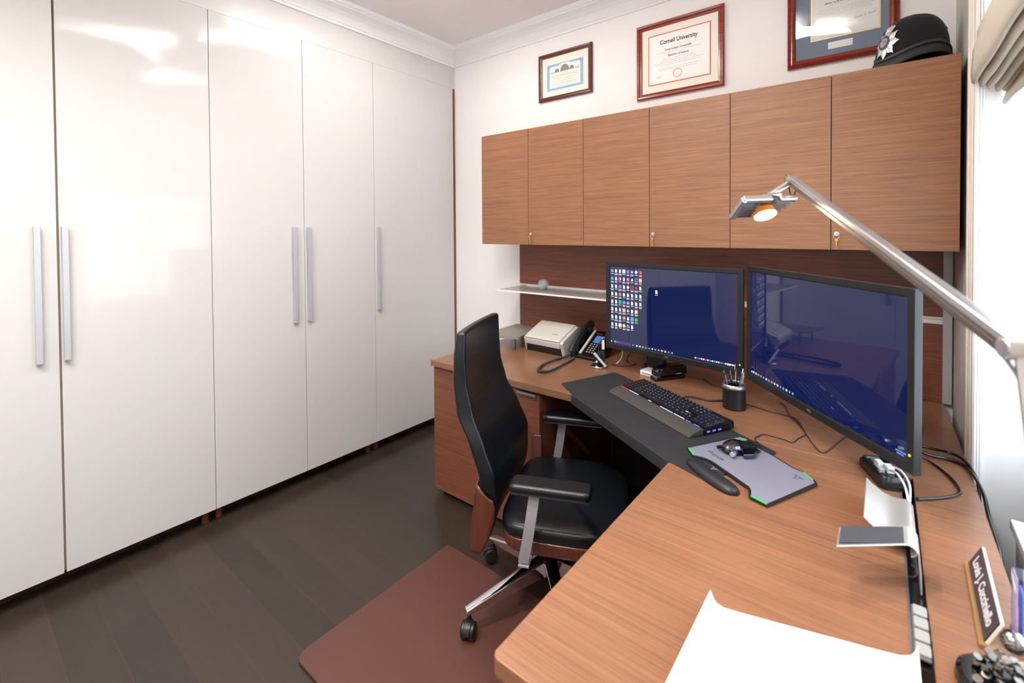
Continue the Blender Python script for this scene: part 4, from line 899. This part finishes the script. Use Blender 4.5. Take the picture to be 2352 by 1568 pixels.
# ------------------------------------------------------------------ desk phone
ph=thing('desk_phone','black office desk phone with handset and small blue display beside the scanner','phone',(-1.293,2.205,ZD),math.radians(-4))
def face(x,y,lift=0): # tilted face plane point, y 0..0.19
    return Vector((x,y*.88,.022+y*.56+lift))
bm=BM(); slab(bm,-.082,.092,[(-.004,.0),(-.008,.014),(.0,.022),(.168,.128),(.176,.122),(.17,.07),(.12,.0)]); obj('phone_body',bm,BLKG,ph,bevel=.003)
upv=Vector((0,.845,.533)); 
def fbox(x0,x1,y0,y1,h0,h1,bm):
    M=basis((1,0,0),(0,.168,.106),(0,0,.022)); add_box(bm,x0,x1,y0,y1,h0,h1,M)
bm=BM(); fbox(-.028,-.014,.004,.192,.0,.008,bm); obj('silver_strip',bm,SILV,ph,bevel=.001)
bm=BM(); fbox(.006,.062,.1,.158,.0005,.0018,bm); s_=obj('display',bm,scr_m('phone_display',(62,92,160),.9),ph)
bm=BM()
for k in range(5): fbox(.010,.010+[.03,.044,.038,.04,.03][k],.107+k*.0095,.1105+k*.0095,.0018,.0021,bm)
obj('display_lines',bm,scr_m('display_line',(120,150,205),.9),s_)
bm=BM(); M=basis((1,0,0),(0,.168,.106),(0,0,.022)); add_text(bm,'polycom',.0105,M@Matrix.Translation((.018,.172,.0012)),extrude=.0002); obj('brand_lettering',bm,mat('orange_print',rgb(226,104,36),.5),ph)
bm=BM(); add_text(bm,'VVX',.008,M@Matrix.Translation((.055,.172,.0012)),extrude=.0002); obj('model_lettering',bm,mat('grey_print',rgb(150,152,158),.5),ph)
for r in range(5):
    for c_ in range(3):
        bm=BM(); x=.0+c_*.018+.004; y=.024+r*.015; fbox(x,x+.009,y,y+.0075,.0,.0028,bm); obj('phone_key',bm,mat('phone_key_grey',rgb(150,150,150),.4),ph,bevel=.0006)
hs=bpy.data.objects
bm=BM(); pth=[face(-.062,-.012,.012),face(-.062,.0,.024),face(-.062,.03,.034),face(-.062,.08,.046),face(-.062,.13,.045),face(-.062,.165,.034),face(-.062,.19,.024),face(-.062,.2,.008)]
add_tube(bm,smooth_path(pth,5),[.019+.006*abs(math.cos(PI*i/35))**3 for i in range(36)],14,flat=(.72,1.25)); 
add_cyl(bm,face(-.062,.018,.0),face(-.062,.018,.026),.021,n=20); add_cyl(bm,face(-.062,.17,.0),face(-.062,.17,.03),.022,n=20); hso=obj('handset',bm,mat('handset_black',rgb(32,32,34),.4),ph,smooth=True)
bm=BM(); add_box(bm,-.078,-.05,-.006,-.004,.01,.03); obj('handset_tip',bm,BLK,hso)
co=[];pp=[(-1.352,2.178,ZD+.03),(-1.37,2.155,ZD+.012),(-1.391,2.08,ZD+.0085),(-1.392,1.99,ZD+.0085),(-1.378,1.92,ZD+.0085),(-1.352,1.868,ZD+.0085),(-1.325,1.860,ZD+.0085),(-1.303,1.885,ZD+.0085),(-1.300,1.95,ZD+.0085),(-1.308,2.04,ZD+.0085),(-1.318,2.12,ZD+.0085),(-1.33,2.17,ZD+.010)]
path=smooth_path(pp,60); 
Ls=[0]
for i in range(1,len(path)): Ls.append(Ls[-1]+(path[i]-path[i-1]).length)
for i,p in enumerate(path):
    d=(path[min(i+1,len(path)-1)]-path[max(i-1,0)]).normalized(); a=Vector((0,0,1)); b=d.cross(a).normalized(); ph_=Ls[i]/.0042*2*PI
    co.append(p+(a*math.cos(ph_)+b*math.sin(ph_))*.0055)
c0=Vector(pp[0]); bm=BM(); add_tube(bm,[c-c0 for c in co],.0021,5,True); o=obj('coiled_cord',bm,mat('coil_grey',rgb(48,52,60),.45),None,smooth=True); o.location=c0; tag(o,'dark grey coiled phone cord looping on the desk in front of the scanner','cord')
# ------------------------------------------------------------------ headset on its stand
hd=thing('wireless_headset','black and silver headset resting on a round silver stand in front of the phone','headset',(-1.155,2.128,ZD),math.radians(38))
bm=BM(); add_lathe(bm,[(0,0),(.041,0),(.044,.003),(.043,.007),(.038,.0095),(0,.010)],n=40); obj('stand_base',bm,mat('stand_chrome',rgb(190,195,205),.12,1),hd,smooth=True)
bm=BM(); slab(bm,-.002,.034,[(.0,.009),(.004,.05),(.010,.082),(.022,.08),(.034,.03),(.036,.009)]); obj('stand_body',bm,BLKM,hd,bevel=.004)
# in the camera's view: x_local -> right/away
bm=BM(); add_cyl(bm,(-.004,-.012,.052),(-.004,.008,.058),.024,.022,n=28); add_cyl(bm,(-.004,-.018,.05),(-.004,-.012,.052),.019,.024,n=28); obj('ear_cushion',bm,mat('cushion_black',rgb(30,32,36),.5),hd,bevel=.003)
bm=BM(); add_cyl(bm,(-.01,-.01,.022),(-.008,-.004,.034),.010,.008,n=18); obj('chrome_cup',bm,CHROME,hd)
bm=BM(); add_tube(bm,[(-.028,-.026,.078),(.032,-.03,.010)],.0062,12,flat=(.7,1.1)); obj('boom_arm',bm,mat('boom_silver',rgb(222,222,226),.3,.4),hd,bevel=.001)
bm=BM(); slab(bm,.018,.032,[(-.0,.088),(.004,.128),(.012,.148),(.018,.138),(.018,.095),(.012,.084)]); obj('ear_piece',bm,mat('boom_silver2',rgb(226,222,214),.3,.3),hd,bevel=.003)
bm=BM(); add_tube(bm,smooth_path([(.0,.0,.07),(.002,.004,.1),(.012,.006,.13),(.026,.008,.142),(.04,.01,.13)],5),.0032,8); obj('headband',bm,BLK,hd,smooth=True)
cable('white_cable',[(-1.075,2.24,ZD+.095),(-1.073,2.235,ZD+.06),(-1.078,2.225,ZD+.03),(-1.10,2.215,ZD+.004)],.0025,mat('white_cable',rgb(236,224,196),.4),'short cream cable beside the headset at the left monitor corner')
# ------------------------------------------------------------------ charging hub
hb=thing('charging_hub','black desktop power hub with white plugs under the right monitor','power hub',(.0,1.655,ZD),math.radians(43))
bm=BM(); rows=[]
for (a,z) in ((1,0),(1,.02),(.86,.034),(.8,.034),(.76,.028)):
    rows.append([Vector((x*a,y*a,z)) for x,y in rounded(-.028,.028,-.09,.05,.02)] if False else [Vector((x*(1-(1-a)*1.3),(y+.02)*a-.02,z)) for x,y in rounded(-.034,.034,-.075,.075,.018)])
V=add_grid(bm,rows,True); bm.faces.new(V[0]); bm.faces.new(V[-1]); hb.rotation_euler=(0,0,math.radians(22)); obj('hub_body',bm,mat('hub_black',rgb(22,26,28),.25),hb,bevel=.0015)
for k in range(3):
    bm=BM(); add_box(bm,-.012,.012,.03+k*.012,.036+k*.012,.027,.031); obj('usb_port',bm,mat('port_grey',rgb(120,140,150),.3,.4),hb)
for (x,y,w,m_,lab) in ((-.008,.0,.008,WHITEP,0),(.006,-.022,.009,WHITEP,0)):
    bm=BM(); add_box(bm,x-w,x+w,y-.014,y+.014,.028,.046); obj('plug',bm,m_,hb,bevel=.002)
bm=BM(); add_box(bm,-.022,-.008,-.036,-.022,.028,.04); obj('plug',bm,GREYP,hb,bevel=.002)
WC=mat('white_cord',rgb(238,240,244),.4)
cable('charging_cable',[(.016,1.62,ZD+.04),(.03,1.585,ZD+.05),(.046,1.55,ZD+.035),(.052,1.52,ZD+.012)],.0028,WC,'white charging cable running from the hub toward the metal tablet stand, left one')
cable('charging_cable',[(.02,1.64,ZD+.042),(.04,1.62,ZD+.045),(.056,1.58,ZD+.03),(.055,1.53,ZD+.006)],.0028,WC,'white charging cable dipping from the hub into the desk cable slot, right one')
cable('power_cable',[(.045,1.66,ZD+.03),(.052,1.64,ZD+.02),(.055,1.61,ZD+.0),(.0535,1.585,ZD-.02)],.004,BLK,'black power cable dropping into the open desk cable slot beside the hub')
cable('black_cable',[(.075,1.86,ZD+.03),(.11,1.875,ZD+.012),(.155,1.890,ZD+.006),(.19,1.865,ZD+.006),(.203,1.80,ZD+.006),(.2095,1.70,ZD+.003),(.2098,1.62,ZD-.02),(.2095,1.5,ZD-.03),(.2095,1.42,ZD-.08),(.208,1.38,ZD-.16)],.0048,BLKG,'thick black cable hanging over the desk edge by the window')
cable('black_cable',[(.075,1.875,ZD+.036),(.12,1.90,ZD+.024),(.160,1.925,ZD+.014),(.185,1.90,ZD+.014),(.2,1.85,ZD+.010),(.209,1.80,ZD-.005),(.2115,1.78,ZD-.05),(.2115,1.77,ZD-.1)],.0042,BLKG,'second black cable beside the thick one, dropping behind the desk by the window')
cable('black_cable',[(.08,1.84,ZD+.02),(.12,1.829,ZD+.004),(.15,1.76,ZD+.004),(.163,1.69,ZD+.004),(.155,1.655,ZD+.004),(.12,1.61,ZD+.004),(.07,1.565,ZD+.004)],.0036,BLKG,'thin black cable curving across the desk back to the cable slot')
# ------------------------------------------------------------------ tablet stand
ts=thing('tablet_stand','bent aluminium tablet stand with a black rubber pad straddling the desk cable slot','tablet stand',(.03,1.25,ZD))
SA=mat('stand_aluminium',rgb(224,222,220),.3,.75)
def ribbon(bm,prof,yw,th=.0028):
    # prof: list of (x,z,y0,y1)
    top=[];n=len(prof)
    nrm=[]
    for i in range(n):
        a=prof[max(i-1,0)];b=prof[min(i+1,n-1)]; d=Vector((b[0]-a[0],b[1]-a[1])).normalized(); nrm.append(Vector((-d.y,d.x)))
    rows=[]
    for p,nr in zip(prof,nrm):
        rows.append([Vector((p[0],p[2],p[1])),Vector((p[0],p[3],p[1])),Vector((p[0]-nr.x*th,p[3],p[1]-nr.y*th)),Vector((p[0]-nr.x*th,p[2],p[1]-nr.y*th))])
    V=add_grid(bm,rows,True); bm.faces.new(V[0]); bm.faces.new(V[-1])
# front arm: pad plate then bends down
bm=BM(); arc=[(.008+.02*math.sin(a),.07+.02*math.cos(a)) for a in [PI/2*k/8 for k in range(9)]]
pr=[(-.10,.086),(-.05,.088),(.0,.090)]+[(x,z) for x,z in arc]+[(.0305,.04),(.0315,.0)]
ribbon(bm,[(x,z,-.165+.01*(0),-.085) if i<2 else (x,z,-.075,.002) for i,(x,z) in enumerate(pr)] if False else [(x,z,-.168+(x+.10)*.75 if x<.01 else -.168+.0825,-.095+(x+.10)*.75 if x<.01 else -.095+.0825) for x,z in pr],.08)
obj('upper_arm',bm,SA,ts,bevel=.0008)
bm=BM(); zz=.0884
add_prism(bm,[(-.0965,-.1585),(.004,-.0850),(.004,-.0225),(-.0965,-.0955)],zz-.0004,zz+.0018); obj('rubber_pad',bm,mat('rubber_dark',rgb(58,58,64),.75,bump=(600,.3)),ts)
bm=BM(); crv=[]
for a in [PI*1.15*k/10-.2 for k in range(11)]: crv.append((.018+.012*math.cos(a),.018+.012*math.sin(a)))
pr=[(-.062,.062),(-.052,.052),(-.03,.036),(-.010,.03)]+[(.006,.031),(.014,.033),(.024,.030),(.030,.020),(.028,.008),(.020,.002)]
ribbon(bm,[(x,z,.03,.235-(.05 if x>.0 else 0)*0) for x,z in pr],.2); obj('back_plate',bm,SA,ts,bevel=.0008)
# ------------------------------------------------------------------ outlet strip
ol=thing('outlet_strip','grey strip of four flip-up sockets set in the black desk channel','outlet strip',(.0535,1.055,ZD-.003))
bm=BM(); add_box(bm,-.0115,.0115,-.068,.066,0.001,.008); obj('strip_frame',bm,mat('outlet_grey',rgb(96,96,98),.4),ol,bevel=.003)
for k in range(4):
    bm=BM(); y=-.064+k*.033; add_prism(bm,rounded(-.009,.0115,y,y+.027,.004),.007,.012); obj('socket_cover',bm,mat('outlet_light',rgb(150,149,147),.35),ol,bevel=.002)
# ------------------------------------------------------------------ paper tray
tr=thing('paper_tray','white glossy letter tray with a raised left edge at the front of the desk','tray',(-.10,.78,ZD+.0006))
bm=BM(); WT=mat('tray_white',rgb(250,250,248),.25)
pr=[(-.150,.036),(-.146,.024),(-.140,.014),(-.128,.009),(-.10,.008),(.10,.008),(.125,.009),(.138,.014),(.144,.024),(.147,.034)]
def YT(x): return .10+(x+.15)*.28 if x>-.15 else .1
rows=[[Vector((x,-.2,z)),Vector((x,.105+(x+.15)*.29,z)),Vector((x+ (.002 if x<0 else -.002),.105+(x+.15)*.29,z-.004)),Vector((x,-.2,z-.004))] for x,z in pr]
V=add_grid(bm,rows,True); bm.faces.new(V[0]); bm.faces.new(V[-1]); obj('tray_body',bm,WT,tr,bevel=.001)
for (x,y) in ((-.1,-.17),(.1,-.17),(-.1,.09),(.1,.14)):
    bm=BM(); add_cyl(bm,(x,y,0),(x,y,.0045),.008,n=12); obj('foot',bm,GREYP,tr)
# ------------------------------------------------------------------ name plate
npl=thing('name_plate','triangular desk name plate with white lettering on a wooden base by the window','name plate',(.158,1.20,ZD),math.radians(-1.5))
bm=BM(); add_box(bm,-.026,.0,-.125,.125,0,.008); obj('plate_base',bm,W_GOLD,npl,bevel=.001)
bm=BM(); rows=[[Vector((-.0185,y,.008)),Vector((.0005,y,.052)),Vector((.0045,y,.0505)),Vector((-.0135,y,.008))] for y in (-.12,.12)]
V=add_grid(bm,rows,True); bm.faces.new(V[0]); bm.faces.new(V[1]); obj('plate_body',bm,mat('plate_cream',rgb(232,222,208),.3),npl,bevel=.0006)
bm=BM(); rows=[[Vector((-.0185,y,.0105)),Vector((-.0005,y,.0500)),Vector((-.0018,y,.0507)),Vector((-.0198,y,.0112))] for y in (-.119,.119)]
V=add_grid(bm,rows,True); bm.faces.new(V[0]); bm.faces.new(V[1]); fp=obj('face_plate',bm,mat('plate_black',rgb(46,42,56),.3),npl)
n_=Vector((-.0395,0,.018)).normalized(); c0=Vector((-.0095,-.0,.0305))+n_*.0018
bm=BM(); add_text(bm,'Louis J. Cucciniello',.0285,basis((0,-1,0),(.018,0,.0395),c0),extrude=.0003,squeeze=.93,bold=.0007); obj('lettering',bm,mat('plate_lettering',rgb(206,206,210),.35),fp)
# ------------------------------------------------------------------ crystal award
ca=thing('crystal_award','clear crystal block with violet and turquoise glints behind the metal sculpture','glass award',(.187,1.130,ZD),0)
bm=BM(); add_box(bm,-.0105,.0105,-.02,.02,.012,.118); obj('crystal',bm,clear_mat('crystal_glass',(.82,.84,1,1),.02,1.7),ca,bevel=.002)
bm=BM(); add_box(bm,-.0015,.0015,-.016,.016,.02,.09); obj('etched_core',bm,mat('etched_violet',rgb(150,190,240),.3,var=.35,vscale=50),ca)
bm=BM(); add_box(bm,.004,.0045,-.019,.019,.014,.116); add_box(bm,-.0085,-.008,-.019,.019,.014,.116); obj('inner_facet',bm,mat('crystal_facet',rgb(226,212,250),.2),ca)
boxobj('award_base',(-.011,.011,-.024,.024,0,.012),BLKG,ca,bevel=.001)
# ------------------------------------------------------------------ magnetic sculpture
mg=thing('magnetic_sculpture','black magnetic base heaped with small steel pieces and one large steel ball','desk toy',(.150,.985,ZD))
bm=BM(); add_lathe(bm,[(0,0),(.058,0),(.060,.004),(.058,.016),(.052,.02),(0,.02)],n=40); obj('magnet_base',bm,BLKG,mg,smooth=False)
ST=mat('steel_piece',rgb(120,116,112),.25,1)
rr=random.Random(3); 
for k in range(44):
    lay=k//16; a=k*2.4; r=.046*math.sqrt(((k%16)+.5)/16)*(1-.25*lay); x=r*math.cos(a); y=r*math.sin(a)+.008*lay
    z=.0245+lay*.0095; bm=BM(); n=Vector((rr.uniform(-.6,.6),rr.uniform(-.6,.6),1)).normalized(); c=Vector((x,y,z)); add_cyl(bm,c-n*.0022,c+n*.0022,.0062,n=14); obj('steel_disc',bm,ST,mg,bevel=.0008)
bm=BM(); add_sphere(bm,(.012,.045,.060),.0165,14); obj('steel_ball',bm,mat('ball_steel',rgb(150,146,142),.18,1),mg,smooth=True)
bm=BM(); add_sphere(bm,(.035,.02,.052),.013,14); obj('steel_ball',bm,mat('ball_steel',rgb(150,146,142),.18,1),mg,smooth=True)
# ------------------------------------------------------------------ desk lamp
lp=thing('desk_lamp','silver articulated desk lamp, lit, with a long arm crossing the right wall cabinet','lamp',(.155,.63,ZD+.0006))
LO=Vector((.155,.63,ZD+.0006))
ELB=Vector((-.186,1.343,1.567))-LO; JT=Vector((.113,.72,1.313))-LO; HC=Vector((-.232,1.27,1.492))-LO; KN=Vector((-.234,1.292,1.52))-LO
LM=mat('lamp_aluminium',rgb(200,198,200),.28,.9); LD=mat('lamp_bronze',rgb(96,84,74),.35,.8)
def bar(bm,a,b,w,h,upv=Vector((0,0,1))):
    d=(b-a).normalized(); s=d.cross(upv).normalized(); u_=s.cross(d).normalized(); rows=[]
    prof=[(-1,-.75),(-.8,-1),(.8,-1),(1,-.75),(1,.75),(.8,1),(-.8,1),(-1,.75)]
    for p in (a,b): rows.append([p+s*x*w/2+u_*y*h/2 for x,y in prof])
    V=add_grid(bm,rows,True); bm.faces.new(V[0]); bm.faces.new(V[-1])
d=(ELB-JT).normalized(); sd=d.cross(Vector((0,0,1))).normalized(); ud=sd.cross(d)
bm=BM(); bar(bm,JT-d*.0+ud*.005,ELB+ud*.004,.016,.012); obj('upper_arm',bm,LM,lp,bevel=.001)
bm=BM(); bar(bm,JT-ud*.010,ELB-ud*.007-d*.01,.012,.011); obj('lower_rail',bm,mat('lamp_rail',rgb(118,110,102),.35,.8),lp,bevel=.001)
bm=BM(); bar(bm,JT+d*.02-ud*.004,ELB-d*.05-ud*.003,.010,.014); obj('arm_core',bm,LD,lp)
bm=BM(); add_cyl(bm,ELB-sd*.013,ELB+sd*.013,.009,n=20); add_tube(bm,[ELB+ud*.006,ELB+d*.018+ud*.008,ELB+d*.034+ud*.004],.0028,8); obj('elbow_joint',bm,CHROME,lp,smooth=False)
bm=BM(); bar(bm,ELB-ud*.006,KN,.016,.012); obj('head_link',bm,LM,lp,bevel=.001)
bm=BM(); loop=[ELB-ud*.01,ELB-ud*.018+d*.002,ELB-ud*.034-d*.012,ELB-ud*.033-d*.035,ELB-ud*.018-d*.044]
add_tube(bm,smooth_path(loop,6),.0018,8); add_tube(bm,smooth_path([ELB-ud*.012,ELB-ud*.02+d*.01,KN+Vector((.01,.01,.004))],5),.0016,8); obj('lamp_wire',bm,CAB,lp,smooth=True)
# head: fan-shaped ribbed reflector, facing down
hx=Vector((.788,.616,0)); hy=Vector((-.616,.788,0)); hn=(Vector((.33,-.36,-.80))).normalized()
hx=(hx-hn*hx.dot(hn)).normalized(); hy=hn.cross(hx)
def hp(a,b,c): return HC+hx*a+hy*b-hn*c
def hbox(bm,a0,a1,b0,b1,c0,c1):
    p=[hp(a,b,c) for a in (a0,a1) for b in (b0,b1) for c in (c0,c1)]; vs=[bm.verts.new(q) for q in p]
    for f in ((0,1,3,2),(4,6,7,5),(0,4,5,1),(2,3,7,6),(0,2,6,4),(1,5,7,3)): bm.faces.new([vs[i] for i in f])
bm=BM(); hbox(bm,-.020,.020,-.026,.038,.004,.018); hdm=obj('lamp_head',bm,LD,lp,bevel=.003)
bm=BM(); hbox(bm,-.066,.004,.030,.044,-.002,.014); obj('top_bar',bm,LM,hdm,bevel=.004,seg=3)
bm=BM(); hbox(bm,-.070,-.058,-.040,.040,-.004,.012); obj('side_bar',bm,LM,hdm,bevel=.004,seg=3)
bm=BM(); hbox(bm,.022,.064,.026,.042,-.002,.012); obj('top_bar',bm,LM,hdm,bevel=.005,seg=3)
for k,(b_) in enumerate((.018,.006,-.006,-.018,-.030)):
    bm=BM(); hbox(bm,-.060,-.018,b_-.0012,b_+.0012,-.003,.010); obj('reflector_fin',bm,LM,hdm)
    bm=BM(); hbox(bm,.018,.060-.008*k,b_-.0012,b_+.0012,-.003,.010); obj('reflector_fin',bm,LM,hdm)
bm=BM(); hbox(bm,-.060,.03,-.034,.036,.0105,.0125); obj('back_sheet',bm,LM,hdm)
BC=hp(.004,-.010,.0)
bm=BM(); add_cyl(bm,BC-hn*.012,BC+hn*.012,.022,.026,n=28,caps=False); add_cyl(bm,BC-hn*.012,BC-hn*.016,.022,.018,n=28); obj('bulb_ring',bm,mat('amber_ring',rgb(190,96,30),.3,emit=rgb(255,150,60),es=.35),hdm)
bm=BM(); add_cyl(bm,BC+hn*.007,BC+hn*.0115,.0245,n=28); obj('bulb_lens',bm,mat('bulb_lens',(1,1,1,1),.3,emit=(1,.86,.62,1),es=25),hdm)
bm=BM(); add_cyl(bm,hp(-.012,.03,.016),hp(.03,.034,.018),.0065,n=14); obj('head_pivot',bm,CHROME,hdm,bevel=.001)
bm=BM(); add_cyl(bm,JT-sd*.014,JT+sd*.014,.011,n=20); add_box(bm,-.006,.006,-.006,.006,-.012,.008,Matrix.Translation(JT)); obj('lower_joint',bm,LM,lp,bevel=.002)
bm=BM(); JB=Vector((0,0,.06)); bar(bm,JT+Vector((.004,0,0)),JB,.014,.011,Vector((0,1,0))); obj('lower_arm',bm,LM,lp,bevel=.001)
bm=BM(); add_lathe(bm,[(0,0),(.055,0),(.057,.006),(.05,.014),(.016,.02),(.014,.065),(0,.066)],n=36); obj('lamp_base',bm,LM,lp,smooth=True)
bm=BM(); add_tube(bm,smooth_path([JT-ud*.012+d*.03,JT+Vector((.01,.012,-.05)),JT+Vector((.022,.012,-.12)),Vector((.02,.01,.06))],6),.0025,8); obj('arm_cable',bm,mat('cable_grey',rgb(140,140,144),.4),lp,smooth=True)
# ------------------------------------------------------------------ roman blind
rb=thing('roman_blind','beige linen roman blind gathered in folds at the top of the window','window blind',(.25,.94,1.79))
def fold(name,prof,y1=.915,y0=-.1,th=.0022):
    bm=BM(); rows=[]
    for i in range(25):
        f=i/24; y=y0+(y1-y0)*f; sg=.004*math.sin(f*17+prof[0][1]*40)
        rows.append([Vector((x,y,z+sg*(1 if k in (len(prof)//2,len(prof)//2-1) else .3))) for k,(x,z) in enumerate(prof)])
    add_grid(bm,rows); o=obj(name,bm,LINEN,rb,smooth=True,solid=th); return o
fold('fabric_panel',[(-.006,.75),(-.008,.5),(-.010,.26),(-.012,.2)])
xs=[-.052,-.036,-.021,-.004,.010]; zb=[.062,.048,.039,.032,.034]
for k in range(5):
    x,z=xs[k],zb[k]; 
    fold('fold',[(-.010+.004*k,.285-k*.028),(x+.0,z+.10),(x-.004,z+.03),(x-.002,z+.006),(x+.003,z),(x+.008,z+.008),(x+.009,z+.04),(x+.004+.004,z+.15)])
fold('bottom_panel',[(.018,.12),(.016,.03),(.008,.002),(.012,-.006),(.022,.0),(.024,.06)])
boxobj('head_rail',(-.02,.03,-.1,.915,.735,.758),WHITEP,rb)
# ------------------------------------------------------------------ ceiling lights, plus added fill lights
def fill_spot(x,y,lab,power,col=(1,.94,.88),spread=150,size=.16):  # unseen round fixture, added as fill light for the room
    t=thing('ceiling_light',lab,'ceiling light',(x,y,ZC),0,'added round fill lights')
    bm=BM(); add_lathe(bm,[(.09,0),(.105,0),(.105,-.012),(.092,-.014),(.088,-.002)],n=36); obj('trim_ring',bm,TRIMM,t,smooth=True)
    bm=BM(); add_lathe(bm,[(0,-.006),(.088,-.006),(.088,-.002),(0,-.002)],n=36); obj('diffuser',bm,mat('fill_diffuser',(1,1,1,1),.4,emit=(1,.9,.78,1),es=14),t)
    l=bpy.data.lights.new('fill_lamp','AREA'); l.shape='DISK'; l.size=size; l.energy=power*.9; l.color=(1,.96,.92); l.spread=math.radians(spread)
    lo=bpy.data.objects.new('fill_lamp',l); COL.objects.link(lo); lo.location=(x,y,ZC-.03); 
    return lo
PET=mat('petal_glass',rgb(250,246,240),.3,emit=(1,.97,.94,1),es=20)
for pts,lab in (([(-1.063,0.521),(-1.179,0.772),(-1.377,1.077),(-1.264,1.12),(-1.101,1.028),(-0.787,1.16),(-0.861,1.069),(-1.074,0.907)],'leaf-shaped glass ceiling light reflected in the left wardrobe doors'),
  ([(-2.031,1.171),(-2.051,1.217),(-2.039,1.285),(-1.946,1.375),(-1.912,1.473),(-2.0,1.657),(-1.765,1.78),(-1.674,1.64),(-1.665,1.405),(-1.486,1.184),(-1.536,1.168),(-1.761,1.313)],'leaf-shaped glass ceiling light close to the wardrobes'),
  ([(-.56,1.24),(-.49,1.38),(-.485,1.60),(-.46,1.60),(-.42,1.44),(-.22,1.33),(-.18,1.16),(-.43,1.27)],'leaf-shaped glass ceiling light nearest the window')):
    mx_=sum(p[0] for p in pts)/len(pts); my_=sum(p[1] for p in pts)/len(pts)
    t=thing('ceiling_light',lab,'ceiling light',(mx_,my_,ZC),0,'glass ceiling lights')
    bm=BM(); add_prism(bm,[(p[0]-mx_,p[1]-my_) for p in pts],-.045,-.037); obj('glass_leaf',bm,PET,t,bevel=.002)
    bm=BM(); add_cyl(bm,(0,0,-.037),(0,0,-.001),.05); obj('canopy',bm,CHROME,t)
fill_spot(-1.55,-.2,'added round fill light in front of the wardrobes',14)
fill_spot(-.9,.2,'added round fill light behind the camera left of the desk',20)
fill_spot(-1.4,-.7,'added round fill light behind the camera near the wardrobes',18)
fill_spot(-.4,-.5,'added round fill light behind the camera near the window',22)
# lamp head light
l=bpy.data.lights.new('lamp_bulb','SPOT'); l.energy=6; l.color=(1,.8,.55); l.spot_size=math.radians(120); l.spot_blend=.8; l.shadow_soft_size=.02
lo=bpy.data.objects.new('lamp_bulb',l); COL.objects.link(lo); lo.location=LO+BC+hn*.018; lo.rotation_euler=hn.to_track_quat('-Z','Y').to_euler()
# daylight
W=bpy.data.worlds.new('sky'); SC.world=W; W.use_nodes=True; bg=W.node_tree.nodes['Background']; bg.inputs['Color'].default_value=(.80,.90,1,1); bg.inputs['Strength'].default_value=5.6
pt=bpy.data.lights.new('window_portal','AREA'); pt.shape='RECTANGLE'; pt.size=1.75; pt.size_y=.95; pt.cycles.is_portal=True
po=bpy.data.objects.new('window_portal',pt); COL.objects.link(po); po.location=(WX+.02,1.345,1.66); po.rotation_euler=(0,math.radians(90),0)
# ------------------------------------------------------------------ camera
cam=bpy.data.cameras.new('camera'); co_=bpy.data.objects.new('camera',cam); COL.objects.link(co_)
f,cxp,cyp,yaw,pit,rol,H=1069.3612,1194.0232,548.0713,.6639,.0171,-.0067,1.4431
c,s=math.cos(yaw),math.sin(yaw); r0=Vector((c,s,0)); f0=Vector((-s,c,0)); u0=Vector((0,0,1))
fw=f0*math.cos(pit)-u0*math.sin(pit); u1=f0*math.sin(pit)+u0*math.cos(pit)
rt=r0*math.cos(rol)+u1*math.sin(rol); up=-r0*math.sin(rol)+u1*math.cos(rol)
M=Matrix.Identity(4)
for i in range(3): M[i][0]=rt[i];M[i][1]=up[i];M[i][2]=-fw[i]
M[2][3]=H; co_.matrix_world=M
cam.sensor_width=36; cam.sensor_fit='HORIZONTAL'; cam.lens=36*f/2352; cam.shift_x=(1176-cxp)/2352; cam.shift_y=(cyp-784)/2352; cam.clip_start=.02
cam.dof.use_dof=True; cam.dof.focus_distance=2.0; cam.dof.aperture_fstop=2.8
SC.camera=co_
vs=SC.view_settings; vs.view_transform='Standard'; vs.look='None'; vs.gamma=1; vs.use_curve_mapping=False; vs.exposure=0.27
SC.cycles.max_bounces=10; SC.cycles.diffuse_bounces=6; SC.cycles.caustics_reflective=False; SC.cycles.caustics_refractive=False
